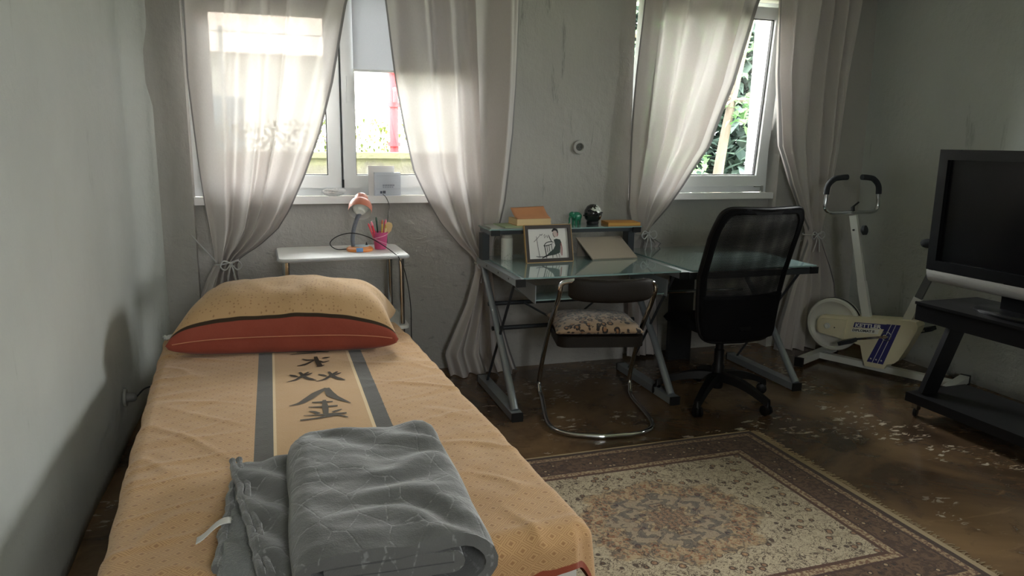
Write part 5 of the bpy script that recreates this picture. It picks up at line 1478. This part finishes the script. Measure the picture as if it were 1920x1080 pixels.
b = MB(); b.lathe([(0, 0.0), (0.004, 0.0), (0.004, 0.002), (0, 0.002)], 10, Matrix.Translation((0.098, -0.080, 0.258)) @ Matrix.Rotation(radians(90), 4, 'X')); b.build('screw', M_CAP, hs)
FACE = -0.0604
def sticker(name, poly, material, y=FACE, th=0.0006):
    b = MB(); b.prism(poly, th, Matrix.Translation((0, y - th, 0)) @ XZ); return b.build(name, material, hs)
sticker('navy_band', [(0.404, 0.336), (0.485, 0.344), (0.409, 0.080), (0.311, 0.078)], M_NAVY)
sticker('name_plate', [(0.213, 0.312), (0.404, 0.3335), (0.397, 0.302), (0.206, 0.278)], M_NAVY)
sticker('model_plate', [(0.203, 0.272), (0.366, 0.294), (0.358, 0.262), (0.197, 0.248)], M_STW)
for q in (0.34, 0.66):
    x0, x1 = 0.404 + (0.485 - 0.404) * q, 0.311 + (0.409 - 0.311) * q
    sticker('white_stripe', [(x0 - 0.0016, 0.340), (x0 + 0.0016, 0.340), (x1 + 0.0016, 0.079), (x1 - 0.0016, 0.079)], M_STW, FACE - 0.0007)
for q in (0.17, 0.5, 0.83):
    x1 = 0.318 + (0.413 - 0.318) * q
    sticker('white_star', [(x1 + (0.007 if k % 2 == 0 else 0.003) * cos(pi / 2 + k * pi / 5), 0.102 + (0.007 if k % 2 == 0 else 0.003) * sin(pi / 2 + k * pi / 5)) for k in range(10)], M_STW, FACE - 0.0007)
def lettering(body, size, x, z, ang, material, name, sx=1.0, off=0.0):
    me = text_mesh(body, size, 0.15, off)
    o = to_obj(name, me, material, hs)
    o.matrix_local = Matrix.Translation((x, FACE - 0.0012, z)) @ Matrix.Rotation(ang, 4, 'Y') @ Matrix.Rotation(radians(90), 4, 'X') @ Matrix.Diagonal((sx, 1, 1, 1))
    return o
SL = -atan2(0.0215, 0.191)
lettering('KETTLER', 0.0335, 0.217, 0.2835, SL, M_STW, 'lettering', 1.18, 0.0012)
lettering('DIPLOMAT II', 0.0205, 0.203, 0.2535, SL, M_STK, 'lettering', 1.16, 0.0007)
# crank, ring and pedals
CR = (0.412, -0.062, 0.262)
b = MB(); b.tube([(CR[0] + 0.028 * cos(a), CR[1] - 0.005, CR[2] + 0.028 * sin(a)) for a in [2 * pi * k / 32 for k in range(32)]], 0.0026, 8, closed=True); b.build('crank_ring', M_CHROME, hs)
b = MB(); b.lathe([(0, 0), (0.014, 0), (0.014, 0.026), (0.010, 0.030), (0, 0.030)], 18, Matrix.Translation(CR) @ Matrix.Rotation(radians(90), 4, 'X')); b.build('crank_hub', M_CHROME, bk)
b = MB(); b.bar((0.412, -0.086, 0.262), (0.245, -0.090, 0.214), 0.010, 0.014); b.build('crank_arm', M_CHROME, bk, bevel=0.003)
b = MB(); b.bar((0.412, 0.080, 0.262), (0.575, 0.084, 0.306), 0.010, 0.014); b.build('crank_arm', M_CHROME, bk, bevel=0.003)
for (px, pz, yy) in ((0.232, 0.208, -0.145), (0.585, 0.310, 0.135)):
    b = MB(); b.box((px - 0.018, yy, pz - 0.008), (0.085, 0.085, 0.024), rot=Matrix.Rotation(radians(-22), 3, 'Y')); pd = b.build('pedal', M_FOAM, bk, bevel=0.006)
    b = MB(); b.lathe([(0, 0), (0.007, 0), (0.007, 0.004), (0, 0.005)], 12, Matrix.Translation((px - 0.040, yy - 0.043, pz - 0.018)) @ Matrix.Rotation(radians(90), 4, 'X')); b.build('pedal_bolt', M_CHROME, pd)
# front post, handlebar
b = MB(); b.bar((0.262, 0.0, 0.34), (0.206, 0.0, 0.565), 0.034, 0.050, up=(1, 0, 0)); b.build('post_socket', M_WMET, bk, bevel=0.004)
b = MB(); b.bar((0.210, 0.0, 0.545), (0.112, 0.0, 0.975), 0.028, 0.044, up=(1, 0, 0)); b.build('handle_post', M_WMET, bk, bevel=0.004)
b = MB(); b.lathe([(0, 0), (0.016, 0), (0.030, 0.008), (0.030, 0.026), (0.024, 0.030), (0, 0.030)], 20, Matrix.Translation((0.172, 0.0, 0.885)) @ Matrix.Rotation(radians(80), 4, 'Y')); b.build('tension_knob', M_FOAM, bk)
b = MB(); b.lathe([(0, 0), (0.006, 0), (0.006, 0.010), (0, 0.010)], 10, Matrix.Translation((0.130, -0.015, 0.885)) @ Matrix.Rotation(radians(90), 4, 'X')); b.build('bolt', M_CAP, bk)
hb = catmull([(0.10, 0.0, 0.995), (0.095, -0.09, 0.992), (0.096, -0.165, 0.994), (0.094, -0.198, 1.02), (0.092, -0.198, 1.08), (0.090, -0.192, 1.155), (0.090, -0.150, 1.198), (0.092, -0.105, 1.208), (0.094, -0.055, 1.211)], 6)
nmid = int(len(hb) * 0.55)
for s in (1, -1):
    P = [Matrix.Translation((0.1, 0, 0)) @ Matrix.Rotation(radians(-26), 4, 'Z') @ Vector((p.x - 0.1, p.y * s, p.z)) for p in hb]
    b = MB(); b.tube(P[:nmid + 3], 0.0115, 12); b.build('handle_bar', M_CHROME, bk)
    b = MB(); b.tube(P[nmid:], 0.0175, 14); b.build('foam_grip', M_FOAM, bk)
b = MB(); b.tube([(0.105, 0.0, 1.0), (0.102, 0.0, 1.028)], 0.012, 10); b.tube([(0.102, 0, 1.026), (0.104, 0.075, 1.052)], 0.006, 8); b.build('clamp_lever', M_CAP, bk)
b = MB(); b.tube(catmull([(0.165, 0.02, 0.66), (0.172, 0.035, 0.56), (0.205, 0.035, 0.45), (0.235, 0.025, 0.365)], 8), 0.004, 8); b.build('brake_cable', M_CAP, bk)
# seat post and saddle
b = MB(); b.bar((0.487, 0.0, 0.34), (0.545, 0.0, 0.515), 0.034, 0.048, up=(1, 0, 0)); b.build('seat_socket', M_WMET, bk, bevel=0.004)
b = MB(); b.bar((0.540, 0.0, 0.50), (0.645, 0.0, 0.815), 0.028, 0.040, up=(1, 0, 0)); b.build('seat_post', mat('grey_seat_post', lin(92, 96, 98), 0.4, 0.4), bk, bevel=0.004)
b = MB()
def sad(u, v):
    a = 2 * pi * u; s = v
    w_ = 0.022 + 0.078 * min(1, max(0, (s - 0.25) / 0.55)) ** 1.3
    e = max(0.0, 1 - abs(2 * s - 1) ** 7) ** 0.5
    return Vector((0.515 + 0.255 * s, w_ * e * cos(a), 0.845 + 0.012 * s + (0.026 if sin(a) > 0 else 0.030) * e * sin(a)))
b.grid(22, 24, sad, closed_u=True); b.build('saddle', M_FOAM, bk, ang=180)

# ================================================================== TELEVISION AND STAND
M_BLKW = mat('black_lacquered_board', lin(18, 18, 20), 0.4, var=0.15, vs=6, spec=0.3)
M_BEZ = mat('black_bezel', lin(15, 16, 18), 0.3, var=0.1, spec=0.3)
def screen_mat():
    m, p = begin('dark_screen'); c = coord()
    _in(p.inputs['Base Color'], cmix(nz(c, 2, 2), lin(12, 12, 14), lin(17, 17, 19)))
    p.inputs['Roughness'].default_value = 0.22; p.inputs['Specular IOR Level'].default_value = 0.35
    return m
ST = Vector((3.37, 2.36, 0))
sd = thing('tv_stand', 'black two shelf television stand on castors by the right wall', 'stand', ST, radians(1.0))
SDX, SDY = 0.42, 1.12                      # depth (x), length (y)
b = MB(); b.box((0, 0, 0.105), (SDX, SDY, 0.048)); b.build('shelf', M_BLKW, sd, bevel=0.003)
b = MB(); b.box((0, 0, 0.570), (SDX, SDY, 0.095)); us = b.build('shelf', M_BLKW, sd, bevel=0.003)
b = MB(); b.box((-SDX / 2 - 0.003, 0, 0.612), (0.010, SDY + 0.004, 0.014)); b.build('edge_lip', M_BLKW, us, bevel=0.002)
for sy in (-1, 1):
    b = MB(); b.bar((-0.125, sy * (SDY / 2 - 0.055), 0.125), (0.005, sy * (SDY / 2 - 0.085), 0.53), 0.028, 0.105, up=(1, 0, 0)); b.build('slanted_leg', M_BLKW, sd, bevel=0.003)
    for sx in (-1, 1):
        cx, cy = sx * (SDX / 2 - 0.04), sy * (SDY / 2 - 0.04)
        b = MB(); b.lathe([(0, -0.010), (0.020, -0.010), (0.025, -0.006), (0.025, 0.006), (0.020, 0.010), (0, 0.010)], 18, Matrix.Translation((cx, cy, 0.0255)) @ Matrix.Rotation(radians(90), 4, 'X') @ Matrix.Rotation(radians(25), 4, 'Y')); cs = b.build('castor_wheel', M_NYLON, sd)
        b = MB(); b.box((cx, cy, 0.062), (0.026, 0.034, 0.040)); b.build('castor_fork', M_CHROME, cs, bevel=0.004)
TV = Vector((3.345, 2.50, 0.6195))
tv = thing('television', 'large black flat television with a silver lower edge', 'television', TV, radians(0.6))
TWD, TH_ = 1.05, 0.625
b = MB(); b.lathe([(0, 0), (0.5, 0), (0.5, 0.5), (0.46, 1.0), (0, 1.0)], 40, Matrix.Diagonal((0.26, 0.46, 0.016, 1))); b.build('foot', M_BEZ, tv)
b = MB(); b.box((0.025, 0, 0.08), (0.05, 0.22, 0.15)); b.build('neck', M_BEZ, tv, bevel=0.006)
zb = 0.765 - TV.z
b = MB()
fr = 0.052
b.box((0, -TWD / 2 + fr / 2, zb + TH_ / 2), (0.075, fr, TH_)); b.box((0, TWD / 2 - fr / 2, zb + TH_ / 2), (0.075, fr, TH_))
b.box((0, 0, zb + fr / 2), (0.075, TWD - 2 * fr, fr)); b.box((0, 0, zb + TH_ - fr / 2), (0.075, TWD - 2 * fr, fr))
bz = b.build('bezel', M_BEZ, tv, bevel=0.003)
b = MB(); b.box((0.02, 0, zb + TH_ / 2), (0.07, TWD - 2 * fr + 0.01, TH_ - 2 * fr + 0.01)); b.build('screen', screen_mat(), tv)
b = MB(); b.box((0.055, 0, zb + TH_ / 2), (0.06, TWD * 0.86, TH_ * 0.8), rot=None); b.build('shell', M_BEZ, tv, bevel=0.02, seg=3)
M_SILVER = mat('silver_grille', lin(176, 176, 172), 0.45, 0.35, var=0.05, bmp=0.3, bs=500)
def bar_fn(u, v):
    a = pi * 0.5 * u
    return Vector((-0.0385 + 0.038 * (1 - cos(a)), (v - 0.5) * (TWD - 0.012), zb - 0.002 - 0.066 * sin(a)))
b = MB(); b.grid(10, 12, bar_fn); b.box((0.018, 0, zb - 0.034), (0.03, TWD - 0.02, 0.06)); b.build('speaker_bar', M_SILVER, tv, ang=50)

# ================================================================== CARPET
def carpet_material():
    m, p = begin('persian_carpet'); c = coord(); x, y, z = sep(c)
    ax, ay = fabs(x), fabs(y)
    hx, hy = 0.83, 0.655
    d = fmin(hx - ax, hy - ay)
    s = comb(ax, ay)
    wv_ = nz(s, 20.0, 3, 0.55, 1.0); w2_ = nz(comb(ay + 3.0, ax), 27.0, 3, 0.6, 1.6); w3_ = nz(s, 75.0, 2, 0.6)
    cream = cmix(nz(c, 30, 3), lin(178, 162, 134), lin(202, 186, 158))
    # arabesque vines: contour lines of smooth mirrored fields, with blossoms on a lattice
    vine = fmax(band(wv_, 0.470, 0.500, 0.008), fmax(band(w2_, 0.440, 0.466, 0.008), band(w2_, 0.560, 0.580, 0.008)))
    bl_ = vor(s, 21.0, rnd=0.9)
    col = cmix(vine * 0.9, cream, lin(64, 46, 36))
    col = cmix((1 - sstep(bl_, 0.22, 0.30)) * 0.8, col, lin(146, 104, 74))
    col = cmix(band(bl_, 0.22, 0.31, 0.02) * 0.9, col, lin(58, 44, 36))
    col = cmix((1 - sstep(bl_, 0.07, 0.10)), col, lin(196, 160, 110))
    col = cmix(sstep(w3_, 0.62, 0.68) * 0.55, col, lin(96, 76, 60))
    # medallion
    r = fm('SQRT', (x / 0.37) * (x / 0.37) + (y / 0.30) * (y / 0.30))
    th = fm('ARCTAN2', y / 0.30, x / 0.37)
    rp = r + 0.06 * fsin(th * 8.0) + 0.03 * fsin(th * 16.0) + (wv_ - 0.5) * 0.25
    md_ = 1 - sstep(rp, 0.96, 1.0)
    ring1 = band(rp, 0.66, 0.92, 0.02); ring2 = band(rp, 0.30, 0.62, 0.02)
    mcol = cmix(sstep(w2_, 0.46, 0.54), lin(178, 150, 112), lin(70, 52, 44))
    mcol = cmix(ring2, mcol, cmix(sstep(wv_, 0.45, 0.52), lin(52, 46, 56), lin(150, 130, 108)))
    mcol = cmix(ring1 * sstep(w3_, 0.52, 0.58), mcol, lin(150, 92, 56))
    mcol = cmix(1 - sstep(rp, 0.20, 0.24), mcol, cmix(sstep(w3_, 0.42, 0.55), lin(60, 46, 42), lin(140, 96, 66)))
    col = cmix(md_ * 0.7, col, mcol)
    # borders
    bw = vor(s, 30.0, rnd=0.8)
    bc = cmix(sstep(w2_, 0.44, 0.56), lin(70, 48, 36), lin(104, 78, 56))
    bc = cmix(1 - sstep(bw, 0.2, 0.28), bc, lin(178, 150, 116))
    bc = cmix(band(bw, 0.2, 0.32, 0.02), bc, lin(48, 34, 30))
    col = cmix(1 - sstep(d, 0.228, 0.231), col, lin(84, 54, 42))
    col = cmix(1 - sstep(d, 0.212, 0.215), col, cmix(sstep(w3_, 0.45, 0.55), lin(178, 156, 122), lin(120, 88, 66)))
    col = cmix(1 - sstep(d, 0.184, 0.187), col, lin(70, 46, 38))
    col = cmix(1 - sstep(d, 0.172, 0.175), col, bc)
    col = cmix(1 - sstep(d, 0.060, 0.063), col, lin(64, 44, 36))
    col = cmix(1 - sstep(d, 0.048, 0.051), col, cmix(sstep(w3_, 0.45, 0.55), lin(166, 140, 106), lin(104, 74, 56)))
    col = cmix(1 - sstep(d, 0.022, 0.025), col, lin(60, 42, 34))
    col = cmix(nz(c, 420, 2) * 0.5, col, cmix(0.5, col, lin(90, 74, 58)))
    _in(p.inputs['Base Color'], col); p.inputs['Roughness'].default_value = 0.95
    p.inputs['Sheen Weight'].default_value = 0.15; p.inputs['Specular IOR Level'].default_value = 0.1
    _in(p.inputs['Normal'], bump(nz(c, 380, 3) + vine * 0.3, 0.5, 0.004))
    return m
cp = thing('carpet', 'cream persian carpet with brown floral border and fringe', 'carpet', (1.375, 2.262, 0), radians(0.6))
b = MB()
b.grid(60, 48, lambda u, v: Vector(((u - 0.5) * 1.66, (v - 0.5) * 1.31, 0.0095 + 0.0016 * noise.noise(Vector((u * 6, v * 5, 0))))))
b.grid(60, 48, lambda u, v: Vector(((u - 0.5) * 1.66, (v - 0.5) * 1.31, 0.001)))
for f in (lambda q: (q, 0), lambda q: (q, 1)):
    b.grid(60, 2, lambda u, v, f=f: Vector(((f(u)[0] - 0.5) * 1.66, (f(u)[1] - 0.5) * 1.31, 0.001 if v < 0.5 else 0.0095 + 0.0016 * noise.noise(Vector((f(u)[0] * 6, f(u)[1] * 5, 0))))))
for sx in (0, 1):
    b.grid(48, 2, lambda u, v, sx=sx: Vector(((sx - 0.5) * 1.66, (u - 0.5) * 1.31, 0.001 if v < 0.5 else 0.0095 + 0.0016 * noise.noise(Vector((sx * 6, u * 5, 0))))))
bmesh.ops.remove_doubles(b.bm, verts=b.bm.verts, dist=0.0005)
b.build('carpet_pile', carpet_material(), cp, ang=50)
M_BIND = mat('pale_carpet_binding', lin(150, 130, 100), 0.9, var=0.15, vs=60)
for sy in (-1, 1):
    b = MB(); b.tube([(-0.83 + 1.66 * k / 20, sy * 0.658, 0.006) for k in range(21)], 0.0062, 8); b.build('edge_binding', M_BIND, cp)
for sx in (-1, 1):
    b = MB(); b.box((sx * 0.843, 0, 0.0055), (0.028, 1.31, 0.006)); b.build('end_band', M_BIND, cp, bevel=0.002)
    b = MB(); rg = random.Random(5)
    for k in range(190):
        y = -0.65 + 1.30 * k / 189
        x0 = sx * 0.855; x1 = sx * (0.878 + rg.uniform(0, 0.02)); y1 = y + rg.uniform(-0.012, 0.012)
        b.tube([(x0, y, 0.0045), ((x0 + x1) / 2, (y + y1) / 2 + rg.uniform(-0.004, 0.004), 0.005), (x1, y1, 0.002)], 0.0016, 4, cap=False)
    o = b.build('fringe', M_BIND, cp); o['kind'] = 'stuff'

# a small clear plastic scrap at the pillow's left corner
t = thing('plastic_wrapper', 'small crumpled clear plastic wrapper by the left pillow corner', 'wrapper', (-0.455, 3.56, BZ + 0.004), radians(20))
b = MB(); b.grid(12, 10, lambda u, v: Vector(((u - 0.5) * 0.09, (v - 0.5) * 0.06, 0.022 + 0.020 * noise.noise(Vector((u * 5, v * 4, 2.2))) + 0.008 * noise.noise(Vector((u * 13, v * 11, 1))))))
b.build('wrapper_film', mat('cloudy_plastic_film', lin(206, 210, 212), 0.2), t, solid=0.001, ang=20)
